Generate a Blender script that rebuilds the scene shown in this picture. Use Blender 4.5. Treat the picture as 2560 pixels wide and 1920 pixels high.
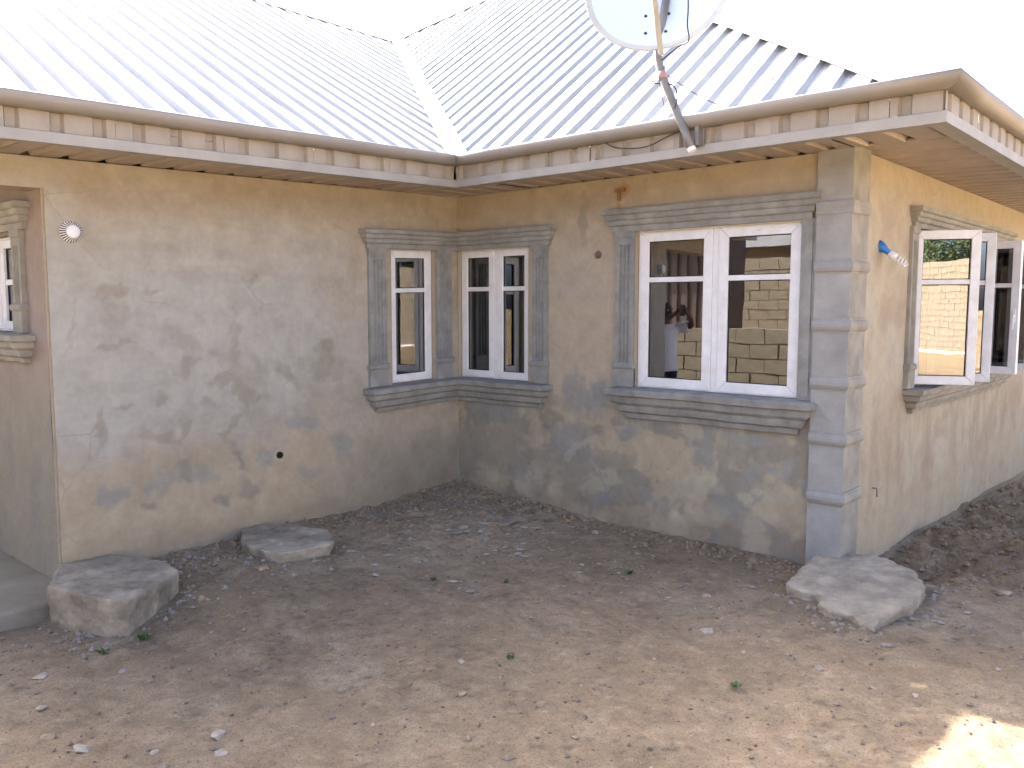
import bpy, bmesh, math, random
import numpy as np
from mathutils import Vector, Matrix, Quaternion
R = math.radians
random.seed(7); rng = np.random.default_rng(11)
for o in list(bpy.data.objects): bpy.data.objects.remove(o)
scene = bpy.context.scene; COL = scene.collection

# ------------------------------------------------------------------ camera, sky, sun, exposure
cam_d = bpy.data.cameras.new('camera'); cam = bpy.data.objects.new('camera', cam_d); COL.objects.link(cam)
scene.camera = cam
FW = Vector((-math.sin(.729)*math.cos(-.092), math.cos(.729)*math.cos(-.092), math.sin(-.092)))
cam.location = (5.587, -5.498, 1.70)
cam.rotation_euler = FW.to_track_quat('-Z', 'Y').to_euler()
cam_d.sensor_width = 36; cam_d.lens = 36*2093.16/2560; cam_d.clip_start = .05; cam_d.clip_end = 3000
SUN = Vector((-4.03, .95, 2.90)).normalized()
world = bpy.data.worlds.new('World'); scene.world = world; world.use_nodes = True
nt = world.node_tree; bg = nt.nodes['Background']
sky = nt.nodes.new('ShaderNodeTexSky'); sky.sky_type = 'NISHITA'; sky.sun_disc = False
sky.sun_elevation = math.asin(SUN.z); sky.sun_rotation = math.atan2(SUN.x, SUN.y)
sky.air_density = .45; sky.dust_density = 6.0; sky.ozone_density = .2; sky.altitude = 300
nt.links.new(sky.outputs[0], bg.inputs[0]); bg.inputs[1].default_value = .15
sun_d = bpy.data.lights.new('sun', 'SUN'); sun_d.energy = 4.5; sun_d.angle = R(.55); sun_d.color = (1, .925, .79)
sun = bpy.data.objects.new('sun', sun_d); COL.objects.link(sun)
sun.rotation_euler = SUN.to_track_quat('Z', 'Y').to_euler(); sun.location = SUN*30
scene.view_settings.view_transform = 'Standard'; scene.view_settings.look = 'None'
scene.view_settings.exposure = 2.86; scene.view_settings.gamma = 1.0
scene.render.engine = 'CYCLES'
scene.render.resolution_x = 1024; scene.render.resolution_y = 768
scene.cycles.max_bounces = 10; scene.cycles.transparent_max_bounces = 16; scene.cycles.glossy_bounces = 6

# ------------------------------------------------------------------ constants of the place
E_, EC, LB, LA = .627, .713, 3.568, 3.53
KA = .027                      # wing on the left is out of level by this much per metre
ZS = 2.70                      # soffit
Z0 = 2.812; TA, TB = .555, .757
VAL = (-4.86, 3.39); PEAK = (-2.40, 4.51); RIDX = -4.88

# ------------------------------------------------------------------ numpy noise
def _h(ix, iy, s):
    n = (ix.astype(np.int64)*374761393 + iy.astype(np.int64)*668265263 + s*974634777) & 0x7fffffff
    n = ((n ^ (n >> 13))*1274126177) & 0x7fffffff
    return ((n ^ (n >> 16)) & 0xffff)/65535.
def vnoise(x, y, s=0):
    x = np.asarray(x, float); y = np.asarray(y, float)
    ix = np.floor(x); iy = np.floor(y); fx = x-ix; fy = y-iy
    fx = fx*fx*(3-2*fx); fy = fy*fy*(3-2*fy)
    a = _h(ix, iy, s); b = _h(ix+1, iy, s); c = _h(ix, iy+1, s); d = _h(ix+1, iy+1, s)
    return (a*(1-fx)+b*fx)*(1-fy)+(c*(1-fx)+d*fx)*fy
def fbm(x, y, s=0, o=4):
    r = 0; a = .5; t = 0
    for i in range(o):
        r = r+a*vnoise(x*2**i+i*17.3, y*2**i-i*9.1, s+i); t += a; a *= .5
    return r/t
def sstep(a, b, x):
    t = np.clip((x-a)/(b-a), 0, 1); return t*t*(3-2*t)
def mix(c, d, f):
    f = np.asarray(f)[..., None]; return c*(1-f)+np.asarray(d)*f

# ------------------------------------------------------------------ materials
MATS = {}
def newmat(name):
    m = bpy.data.materials.new(name); m.use_nodes = True; MATS[name] = m
    return m, m.node_tree, m.node_tree.nodes['Principled BSDF']
def pmat(name, col, rough=.8, metal=0., var=.15, scale=8., bump=.0, bscale=60., tint=None, spec=.4, tex='Object', detail=5, objvar=0.):
    m, t, b = newmat(name); N = t.nodes; L = t.links
    b.inputs['Roughness'].default_value = rough; b.inputs['Metallic'].default_value = metal
    b.inputs['Specular IOR Level'].default_value = spec
    tc = N.new('ShaderNodeTexCoord'); no = N.new('ShaderNodeTexNoise')
    no.inputs['Scale'].default_value = scale; no.inputs['Detail'].default_value = detail; no.inputs['Roughness'].default_value = .62
    L.new(tc.outputs[tex], no.inputs['Vector'])
    rp = N.new('ShaderNodeValToRGB'); e = rp.color_ramp.elements
    c = np.array(col); t2 = c*(1-var) if tint is None else np.array(tint)
    e[0].position = .3; e[0].color = (*t2, 1); e[1].position = .7; e[1].color = (*np.clip(c*(1+var*.6), 0, .9), 1)
    L.new(no.outputs['Fac'], rp.inputs[0]); L.new(rp.outputs[0], b.inputs['Base Color'])
    if objvar:
        oi = N.new('ShaderNodeObjectInfo'); mr = N.new('ShaderNodeMapRange'); mr.inputs[3].default_value = 1-objvar; mr.inputs[4].default_value = 1+objvar
        L.new(oi.outputs['Random'], mr.inputs[0]); vm = N.new('ShaderNodeVectorMath'); vm.operation = 'SCALE'
        L.new(rp.outputs[0], vm.inputs[0]); L.new(mr.outputs[0], vm.inputs['Scale']); L.new(vm.outputs[0], b.inputs['Base Color'])
    if bump:
        n2 = N.new('ShaderNodeTexNoise'); n2.inputs['Scale'].default_value = bscale; n2.inputs['Detail'].default_value = 6
        L.new(tc.outputs[tex], n2.inputs['Vector'])
        bp = N.new('ShaderNodeBump'); bp.inputs['Strength'].default_value = bump; bp.inputs['Distance'].default_value = .01
        L.new(n2.outputs['Fac'], bp.inputs['Height']); L.new(bp.outputs[0], b.inputs['Normal'])
    return m
def amat(name, rough=.9, fine=22., amp=.085, bump=.35, bscale=90., spec=.25, cracks=False, grain=False):
    """colour from the mesh's own stain layer, fine grain and relief from noise"""
    m, t, b = newmat(name); N = t.nodes; L = t.links
    b.inputs['Roughness'].default_value = rough; b.inputs['Specular IOR Level'].default_value = spec
    at = N.new('ShaderNodeAttribute'); at.attribute_name = 'Col'
    tc = N.new('ShaderNodeTexCoord')
    no = N.new('ShaderNodeTexNoise'); no.inputs['Scale'].default_value = fine; no.inputs['Detail'].default_value = 6; no.inputs['Roughness'].default_value = .65
    L.new(tc.outputs['Object'], no.inputs['Vector'])
    mr = N.new('ShaderNodeMapRange'); mr.inputs[1].default_value = .25; mr.inputs[2].default_value = .75
    mr.inputs[3].default_value = 1-amp; mr.inputs[4].default_value = 1+amp
    L.new(no.outputs['Fac'], mr.inputs[0])
    mu = N.new('ShaderNodeVectorMath'); mu.operation = 'MULTIPLY'
    L.new(at.outputs['Color'], mu.inputs[0]); L.new(mr.outputs[0], mu.inputs[1]); L.new(mu.outputs[0], b.inputs['Base Color'])
    if grain:
        g2 = N.new('ShaderNodeTexNoise'); g2.inputs['Scale'].default_value = 105.; g2.inputs['Detail'].default_value = 3; L.new(tc.outputs['Object'], g2.inputs['Vector'])
        r2 = N.new('ShaderNodeValToRGB'); e = r2.color_ramp.elements; e[0].position = .30; e[0].color = (.55, .53, .52, 1); e[1].position = .46; e[1].color = (1, 1, 1, 1)
        e3 = r2.color_ramp.elements.new(.64); e3.color = (1, 1, 1, 1); e4 = r2.color_ramp.elements.new(.74); e4.color = (1.45, 1.45, 1.45, 1)
        L.new(g2.outputs['Fac'], r2.inputs[0]); m2 = N.new('ShaderNodeVectorMath'); m2.operation = 'MULTIPLY'; L.new(mu.outputs[0], m2.inputs[0]); L.new(r2.outputs[0], m2.inputs[1]); L.new(m2.outputs[0], b.inputs['Base Color'])
    if cracks:
        wp = N.new('ShaderNodeTexNoise'); wp.inputs['Scale'].default_value = 5.; wp.inputs['Detail'].default_value = 5; L.new(tc.outputs['Object'], wp.inputs['Vector'])
        wm = N.new('ShaderNodeMixRGB'); wm.blend_type = 'LINEAR_LIGHT'; wm.inputs[0].default_value = .05; L.new(tc.outputs['Object'], wm.inputs[1]); L.new(wp.outputs['Color'], wm.inputs[2])
        vo = N.new('ShaderNodeTexVoronoi'); vo.feature = 'DISTANCE_TO_EDGE'; vo.inputs['Scale'].default_value = 1.7; L.new(wm.outputs[0], vo.inputs['Vector'])
        th = N.new('ShaderNodeMapRange'); th.inputs[1].default_value = .004; th.inputs[2].default_value = .011; th.inputs[3].default_value = 1; th.inputs[4].default_value = 0; L.new(vo.outputs[0], th.inputs[0])
        mk = N.new('ShaderNodeTexNoise'); mk.inputs['Scale'].default_value = 1.9; L.new(tc.outputs['Object'], mk.inputs['Vector'])
        mm = N.new('ShaderNodeMapRange'); mm.inputs[1].default_value = .50; mm.inputs[2].default_value = .64; mm.inputs[4].default_value = .16; L.new(mk.outputs['Fac'], mm.inputs[0])
        pr = N.new('ShaderNodeMath'); pr.operation = 'MULTIPLY'; L.new(th.outputs[0], pr.inputs[0]); L.new(mm.outputs[0], pr.inputs[1])
        mx = N.new('ShaderNodeMixRGB'); mx.inputs[2].default_value = (.13, .11, .09, 1); L.new(pr.outputs[0], mx.inputs[0]); L.new(mu.outputs[0], mx.inputs[1]); L.new(mx.outputs[0], b.inputs['Base Color'])
    n2 = N.new('ShaderNodeTexNoise'); n2.inputs['Scale'].default_value = bscale; n2.inputs['Detail'].default_value = 7; n2.inputs['Roughness'].default_value = .7
    L.new(tc.outputs['Object'], n2.inputs['Vector'])
    bp = N.new('ShaderNodeBump'); bp.inputs['Strength'].default_value = bump; bp.inputs['Distance'].default_value = .008
    L.new(n2.outputs['Fac'], bp.inputs['Height']); L.new(bp.outputs[0], b.inputs['Normal'])
    return m
plaster = amat('plaster', cracks=True); soil = amat('soil', fine=26., amp=.22, bump=.7, bscale=75., grain=True)
cement = pmat('cement_grey', (.275, .275, .258), .9, var=.32, scale=6, bump=.3, bscale=80)
cementC = pmat('cement_bounce_lit', (.32, .30, .25), .9, var=.3, scale=5, bump=.3, bscale=80)  # the grey cement again, warm bounced light put into its colour
cementP = pmat('cement_pale', (.325, .322, .308), .9, var=.24, scale=4, bump=.3, bscale=80)
concrete = pmat('concrete', (.32, .275, .21), .92, var=.55, scale=4.5, bump=.6, bscale=55)
rockm = pmat('rock_pink', (.36, .305, .232), .92, var=.4, scale=6, bump=.6, bscale=45)
upvc = pmat('white_upvc', (.79, .80, .82), .42, var=.05, scale=9, spec=.45, tint=(.67, .66, .64), detail=9)
gasketm = pmat('black_rubber', (.012, .012, .014), .6, var=.1)
roofm = pmat('roof_aluminium', (.325, .34, .37), .48, metal=.08, spec=.25, var=.12, scale=3., bump=.06, bscale=7, objvar=.10)
eavem = pmat('eave_metal', (.335, .288, .228), .55, metal=.1, var=.15, scale=5, bump=.04, bscale=12)
gutm = pmat('gutter_metal', (.30, .275, .245), .5, metal=.1, var=.08, scale=2.)
trimm = pmat('trim_metal', (.345, .325, .295), .5, metal=.1, var=.16, scale=4.)
soffm = pmat('soffit_metal', (.40, .33, .275), .55, metal=.1, var=.14, scale=2.5)
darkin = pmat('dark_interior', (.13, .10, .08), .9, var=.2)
blockm = pmat('sandcrete_block', (.255, .22, .165), .95, var=.25, scale=7, bump=.5, bscale=60)
mortarm = pmat('mortar', (.25, .21, .16), .95, var=.2)
polem = pmat('painted_pole', (.21, .20, .19), .5, metal=.2, var=.25, scale=9)
dishm = pmat('dish_face', (.60, .70, .76), .45, var=.04, scale=2)  # blue of the sky light put into the face colour
dishrim = pmat('dish_rim', (.50, .50, .47), .5, var=.08)  # shading at the bowl's edge put into this duller band
beigem = pmat('beige_plastic', (.42, .40, .36), .5, var=.06)
wirem = pmat('black_cable', (.02, .02, .022), .5, var=.1)
redm = pmat('red_tape', (.40, .24, .22), .6, var=.1)
whitem = pmat('white_plastic', (.80, .80, .80), .35, var=.03)
bluem = pmat('blue_plastic', (.03, .18, .50), .4, var=.08)
blackm = pmat('black_hole', (.01, .01, .01), .9, var=.1)
leafm = pmat('leaf_green', (.075, .14, .04), .6, var=.4, scale=12)
treem = pmat('tree_leaf', (.06, .10, .03), .65, var=.4, scale=3)
barkm = pmat('bark', (.16, .11, .07), .9, var=.3, scale=10, bump=.5)
stonew = pmat('pale_stone', (.36, .315, .255), .9, var=.35, scale=14, bump=.4)
stoneg = pmat('grey_stone', (.27, .235, .20), .9, var=.3, scale=14, bump=.4)
stoneo = pmat('orange_stone', (.36, .26, .17), .9, var=.3, scale=14, bump=.4)
gravm = pmat('gravel', (.25, .20, .155), .95, var=.5, scale=16, tex='Object')
debm = pmat('dark_litter', (.11, .082, .062), .95, var=.4, scale=20)
skinm = pmat('skin', (.10, .055, .035), .5, var=.08)
shirtm = pmat('white_cotton', (.74, .76, .80), .9, var=.05, scale=9, bump=.2, bscale=25)
trousm = pmat('dark_trousers', (.03, .03, .038), .9, var=.2)
hairm = pmat('black_hair', (.012, .01, .01), .8, var=.2, bump=.6, bscale=150)
inkm = pmat('pale_print', (.52, .54, .60), .6, var=.05)
def glassmat():
    m, t, b = newmat('window_glass'); N = t.nodes; L = t.links; N.remove(b)
    out = N['Material Output']
    tr = N.new('ShaderNodeBsdfTransparent'); tr.inputs[0].default_value = (.42, .40, .40, 1)
    gl = N.new('ShaderNodeBsdfGlossy'); gl.inputs['Roughness'].default_value = 0.0; gl.inputs['Color'].default_value = (.95, .97, 1, 1)
    fr = N.new('ShaderNodeFresnel'); fr.inputs['IOR'].default_value = 1.5
    ad = N.new('ShaderNodeMath'); ad.operation = 'MULTIPLY_ADD'; ad.inputs[1].default_value = 1.5; ad.inputs[2].default_value = .17
    ad.use_clamp = True
    L.new(fr.outputs[0], ad.inputs[0])
    mx = N.new('ShaderNodeMixShader'); L.new(ad.outputs[0], mx.inputs[0]); L.new(tr.outputs[0], mx.inputs[1]); L.new(gl.outputs[0], mx.inputs[2])
    no = N.new('ShaderNodeTexNoise'); no.inputs['Scale'].default_value = 4.; no.inputs['Detail'].default_value = 1; tc = N.new('ShaderNodeTexCoord'); L.new(tc.outputs['Object'], no.inputs['Vector'])
    bp = N.new('ShaderNodeBump'); bp.inputs['Strength'].default_value = .018; bp.inputs['Distance'].default_value = .02; L.new(no.outputs['Fac'], bp.inputs['Height']); L.new(bp.outputs[0], gl.inputs['Normal'])
    L.new(mx.outputs[0], out.inputs[0]); return m
glass = glassmat()

# ------------------------------------------------------------------ object helpers
WLOC = {}
def wloc(p): return WLOC.get(p.name, Vector((0, 0, 0))) if p else Vector((0, 0, 0))
def tag(o, label=None, cat=None, group=None, kind=None):
    if label: o['label'] = label
    if cat: o['category'] = cat
    if group: o['group'] = group
    if kind: o['kind'] = kind
    return o
def empty(name, loc, parent=None):
    o = bpy.data.objects.new(name, None); COL.objects.link(o); o.empty_display_size = .1
    o.parent = parent; loc = Vector(loc); o.location = loc-wloc(parent); WLOC[o.name] = loc
    return o
class MB:
    def __init__(s): s.v = []; s.f = []
    def add(s, vs, fs):
        n = len(s.v); s.v += [tuple(map(float, v)) for v in vs]; s.f += [tuple(i+n for i in f) for f in fs]; return s
    def box(s, x0, x1, y0, y1, z0, z1):
        return s.add([(x0,y0,z0),(x1,y0,z0),(x1,y1,z0),(x0,y1,z0),(x0,y0,z1),(x1,y0,z1),(x1,y1,z1),(x0,y1,z1)],
            [(0,3,2,1),(4,5,6,7),(0,1,5,4),(1,2,6,5),(2,3,7,6),(3,0,4,7)])
    def tube(s, path, r, seg=8, cap=True):
        path = [Vector(p) for p in path]; rs = r if hasattr(r, '__len__') else [r]*len(path)
        vs = []; fs = []
        for i, p in enumerate(path):
            t = (path[min(i+1, len(path)-1)]-path[max(i-1, 0)]).normalized()
            a = t.cross(Vector((.31, .17, .93))).normalized(); b = t.cross(a)
            for k in range(seg):
                an = 2*math.pi*k/seg; vs.append(p+(a*math.cos(an)+b*math.sin(an))*rs[i])
        for i in range(len(path)-1):
            for k in range(seg):
                fs.append((i*seg+k, i*seg+(k+1) % seg, (i+1)*seg+(k+1) % seg, (i+1)*seg+k))
        if cap: fs += [tuple(range(seg))[::-1], tuple(range((len(path)-1)*seg, len(path)*seg))]
        return s.add(vs, fs)
    def ball(s, c, r, nu=14, nv=9, rot=None):
        r = (r, r, r) if not hasattr(r, '__len__') else r; vs = []; fs = []
        for j in range(nv+1):
            th = math.pi*j/nv
            for i in range(nu):
                ph = 2*math.pi*i/nu; p = Vector((r[0]*math.sin(th)*math.cos(ph), r[1]*math.sin(th)*math.sin(ph), r[2]*math.cos(th)))
                if rot is not None: p = rot @ p
                vs.append(Vector(c)+p)
        for j in range(nv):
            for i in range(nu): fs.append((j*nu+i, (j+1)*nu+i, (j+1)*nu+(i+1) % nu, j*nu+(i+1) % nu))
        return s.add(vs, fs)
    def build(s, name, mat, parent=None, smooth=False, org=None, bevel=0, recalc=True):
        me = bpy.data.meshes.new(name); a = np.array(s.v)
        if org is None: org = Vector(((a[:, 0].min()+a[:, 0].max())/2, (a[:, 1].min()+a[:, 1].max())/2, a[:, 2].min()))
        org = Vector(org)
        me.from_pydata([tuple(Vector(v)-org) for v in s.v], [], s.f)
        if recalc:
            bm = bmesh.new(); bm.from_mesh(me); bmesh.ops.recalc_face_normals(bm, faces=bm.faces); bm.to_mesh(me); bm.free()
        me.materials.append(mat)
        o = bpy.data.objects.new(name, me); COL.objects.link(o); o.parent = parent; o.location = org-wloc(parent); WLOC[o.name] = org
        if smooth:
            for p in me.polygons: p.use_smooth = True
        if bevel:
            b = o.modifiers.new('bevel', 'BEVEL'); b.width = bevel; b.segments = 2; b.limit_method = 'ANGLE'; b.angle_limit = R(40)
        return o
class Fr:
    """wall frame: a along the wall, b outwards, c up"""
    def __init__(s, O, u, n, k=0.): s.O = Vector(O); s.u = Vector(u); s.n = Vector(n); s.k = k
    def __call__(s, a, b, c): return s.O+s.u*a+s.n*b+Vector((0, 0, c+s.k*a))
def fbox(mb, fr, a0, a1, b0, b1, c0, c1):
    mb.add([fr(a0,b0,c0),fr(a1,b0,c0),fr(a1,b1,c0),fr(a0,b1,c0),fr(a0,b0,c1),fr(a1,b0,c1),fr(a1,b1,c1),fr(a0,b1,c1)],
        [(0,3,2,1),(4,5,6,7),(0,1,5,4),(1,2,6,5),(2,3,7,6),(3,0,4,7)]); return mb
def fprism(mb, fr, poly, b0, b1):          # poly in (a, c), extruded along b
    n = len(poly); vs = [fr(a, b0, c) for a, c in poly]+[fr(a, b1, c) for a, c in poly]
    fs = [tuple(range(n))[::-1], tuple(range(n, 2*n))]+[(i, (i+1) % n, n+(i+1) % n, n+i) for i in range(n)]
    return mb.add(vs, fs)
def vprism(mb, fr, poly, c0, c1):          # poly in (a, b), extruded upwards
    n = len(poly); vs = [fr(a, b, c0) for a, b in poly]+[fr(a, b, c1) for a, b in poly]
    fs = [tuple(range(n))[::-1], tuple(range(n, 2*n))]+[(i, (i+1) % n, n+(i+1) % n, n+i) for i in range(n)]
    return mb.add(vs, fs)
def mould(mb, fr, a0, a1, prof, e0='return', e1='return', q=1.0):
    """stepped moulding: profile points (proud, height); ends return to the wall or mitre into the inner corner"""
    m = len(prof); n = max(1, int((a1-a0)/.11)); vs = []; fs = []; J = []
    for t in range(n+1): J.append((random.gauss(0, .0014), random.gauss(0, .0018)) if 0 < t < n and n > 3 else (0, 0))
    for b, c in prof:
        l = a0-b*q if e0 == 'return' else (a0+b if e0 == 'mitre' else a0)
        r = a1+b*q if e1 == 'return' else (a1-b if e1 == 'mitre' else a1)
        vs.append(fr(l, -.01, c))
        for t in range(n+1): vs.append(fr(l+(r-l)*t/n, b+(J[t][0]+random.gauss(0, .0006) if b > .005 and n > 3 else 0), c+J[t][1]))
        vs.append(fr(r, -.01, c))
    w = n+3
    for i in range(m-1):
        for k in range(w-1): fs.append((i*w+k, i*w+k+1, (i+1)*w+k+1, (i+1)*w+k))
    fs += [tuple(range(w)), tuple((m-1)*w+k for k in range(w-1, -1, -1))]
    return mb.add(vs, fs)
def sweep(mb, prof, path, zt=lambda x, y: 0., jit=0., step=.5, sub=True):
    """closed profile (out, z) along a plan polyline, mitred at its bends, outside to the right of travel"""
    pts = []; P = [Vector((x, y)) for x, y in path]
    nrm = [Vector(((P[i+1]-P[i]).y, -(P[i+1]-P[i]).x)).normalized() for i in range(len(P)-1)]
    for i in range(len(P)):
        if i == 0: m = nrm[0]
        elif i == len(P)-1: m = nrm[-1]
        else: m = (nrm[i-1]+nrm[i])/(1+nrm[i-1].dot(nrm[i]))
        pts.append((P[i], m))
        if i < len(P)-1 and sub:
            n = int((P[i+1]-P[i]).length/step)
            for k in range(1, n): pts.append((P[i].lerp(P[i+1], k/n), nrm[i]))
    n = len(prof); vs = []; fs = []
    for p, m in pts:
        dz = random.gauss(0, jit) if jit else 0; dn = random.gauss(0, jit) if jit else 0
        for o, z in prof:
            q = p+m*(o+dn); vs.append((q.x, q.y, z+zt(p.x, p.y)+dz))
    for i in range(len(pts)-1):
        for k in range(n): fs.append((i*n+k, i*n+(k+1) % n, (i+1)*n+(k+1) % n, (i+1)*n+k))
    fs += [tuple(range(n))[::-1], tuple(range((len(pts)-1)*n, len(pts)*n))]
    return mb.add(vs, fs)

# ------------------------------------------------------------------ ground
GC = np.array([(0,0,.02),(0,-1.2,-.03),(0,-2.3,0.0),(.4,-2.8,-.02),(.5,-4.0,-.16),(1.1,-3.75,-.13),(2.2,-4.5,-.10),(3.6,-3.3,-.03),(4.75,-1.6,0),(5.2,-2.2,0),
  (2,-.3,-.06),(3.2,-.2,-.06),(3.6,.9,-.17),(3.6,3.1,-.21),(3.6,6,-.28),(5.6,-5.5,.02),(2,-2,-.03),(.8,-.8,.0),(5.5,1,-.14),(6,4,-.22),(4.4,-.4,-.05),
  (9,-6,.05),(12,0,.1),(12,-11,.25),(0,-7,-.1),(-2,-11,.2),(5,-12,.25),(13,6,0),(-6,-7,-.1),(1.2,-2.6,-.04),(1.6,-3.6,-.09)])
def gz0(x, y):
    x = np.asarray(x, float); y = np.asarray(y, float); w = 0; s = 0
    for a, b, c in GC:
        k = 1/((x-a)**2+(y-b)**2+.12)**1.6; w = w+k; s = s+k*c
    return s/w
def gz(x, y):
    z = gz0(x, y)
    z = z+.035*(fbm(x*1.7, y*1.7, 3)-.5)+.030*(fbm(x*6, y*6, 9)-.5)+.028*(fbm(x*19, y*19, 21, 3)-.5)*sstep(.25, .7, fbm(x*1.1, y*1.1, 31))
    rough = sstep(.9, .1, np.hypot(x-.5, y+.7)-.5)*.06                     # crumbled soil in the corner
    rough = rough+.05*sstep(.55, .1, np.hypot((x-.45)*.9, (y+2.75)))       # bank between the slabs
    z = z+rough*(fbm(x*9, y*9, 44)-.35)
    z = z+.035*np.exp(-np.clip(x, 0, 9)/.10)*(y < .05)*(x > -.2)*(y > -2.2)+.02*np.exp(-np.clip(-y, 0, 9)/.10)*(x < 3.6)
    cl = sstep(3.5, 3.75, x)*sstep(-.1, .6, y)*sstep(6.3, 4.2, x)              # clods along the right-hand wall
    z = z+cl*(.16*(fbm(x*4, y*4, 57)-.40)+.06*(fbm(x*15, y*15, 59)-.5))
    rut = np.abs(y+3.9-.28*x+.12*(fbm(x*1.3, y*1.3, 63)-.5)); z = z-.022*np.exp(-(rut/.09)**2)*sstep(3.2, 1.6, x)
    return z
def axis(lo, f0, f1, hi, step):
    a = list(np.arange(f0, f1+1e-6, step)); s = step; p = f1
    while p < hi: s *= 1.35; p += s; a.append(min(p, hi))
    s = step; p = f0; b = []
    while p > lo: s *= 1.35; p -= s; b.append(max(p, lo))
    return np.array(b[::-1]+a)
def grid_mesh(name, X, Y, Z, C, mat, keep=None):
    nx, ny = X.shape; me = bpy.data.meshes.new(name)
    idx = np.arange(nx*ny).reshape(nx, ny)
    q = np.stack([idx[:-1, :-1], idx[1:, :-1], idx[1:, 1:], idx[:-1, 1:]], -1).reshape(-1, 4)
    if keep is not None: q = q[keep.reshape(-1)]
    me.from_pydata(np.stack([X, Y, Z], -1).reshape(-1, 3).tolist(), [], q.tolist())
    at = me.color_attributes.new('Col', 'FLOAT_COLOR', 'POINT')
    at.data.foreach_set('color', np.concatenate([C.reshape(-1, 3), np.ones((nx*ny, 1))], 1).astype(np.float32).reshape(-1))
    me.materials.append(mat); me.polygons.foreach_set('use_smooth', [True]*len(me.polygons)); return me
def ground_col(X, Y):
    c = np.zeros(X.shape+(3,))+np.array((.245, .188, .133))
    n1 = fbm(X*.9, Y*.9, 70); n2 = fbm(X*3.1, Y*3.1, 73); n3 = fbm(X*12, Y*12, 77, 3); n4 = fbm(X*.45+3, Y*.45, 79)
    c = mix(c, (.305, .245, .182), sstep(.40, .70, n1)*.6)                 # pale dust
    c = mix(c, (.285, .208, .135), sstep(.5, .75, n4)*.6)                    # redder laterite
    c = mix(c, (.18, .14, .10), sstep(.54, .72, n2)*.45)                   # darker damp soil
    damp_shade = sstep(1.35, .2, np.minimum(np.abs(X), 9)+.35*(n2-.5))*sstep(-3.2, -2.4, Y)*sstep(3, -.2, X)
    damp_shade = np.maximum(damp_shade, sstep(1.0, .15, -Y+.5*(n2-.5))*sstep(3.6, 1.5, X))
    c = mix(c, (.205, .155, .105), np.clip(damp_shade, 0, 1)*.12*(Y < .4))  # soil darker by the walls: part damp, part shade in the colour
    dk = sstep(3.5, 3.9, X)*sstep(-.6, .5, Y+.5*(n2-.5))
    c = mix(c, (.265, .185, .12), dk*.7*sstep(9, 5, X))
    c = mix(c, (.335, .285, .22), sstep(.62, .74, fbm(X*2.2-Y*.9, Y*5.5+X*2., 83))*.3)
    c = mix(c, (.45, .34, .215), sstep(5.2, 8, np.hypot(X-3.2, Y+2)))           # open sandy yard beyond
    n5 = fbm(X*5.5, Y*5.5, 91); c = mix(c, (.15, .115, .085), sstep(.60, .75, n5)*.35); c = mix(c, (.32, .265, .20), sstep(.62, .76, fbm(X*7+3, Y*7, 93))*.35)
    sp = fbm(X*31, Y*31, 95, 2); c = mix(c, (.115, .09, .072), sstep(.70, .80, sp)*.7*sstep(.4, .6, n2)); c = mix(c, (.37, .315, .25), sstep(.26, .18, sp)*.4)
    c = c*(.78+.44*n3)[..., None]*(np.array((.90, .88, .815))*(1+.32*sstep(2.6, .4, np.hypot(X-.4, Y+.4)))[..., None])  # soil colour brightened towards the inner corner to offset its shade
    return c
gx = axis(-400, -.7, 8.0, 400, .022); gy = axis(-400, -6.0, 3.2, 400, .022)
GX, GY = np.meshgrid(gx, gy, indexing='ij')
GZ = gz(GX, GY); far = sstep(14, 40, np.hypot(GX-4, GY)); GZ = GZ*(1-far)
GZ = np.where((GX < -.3) & (GY > -3.3) & (GX > -11) & (GY < 10), -.35, GZ); GZ = np.where((GX < 3.3) & (GY > .3) & (GX > -11) & (GY < 10), -.35, GZ)
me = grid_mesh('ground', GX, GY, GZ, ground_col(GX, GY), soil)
ground = bpy.data.objects.new('ground', me); COL.objects.link(ground)
tag(ground, 'bare reddish brown earth of the yard, swept and littered with small stones', 'ground', kind='structure')
def gpt(x, y): return float(gz(np.array([x]), np.array([y]))[0])

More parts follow.
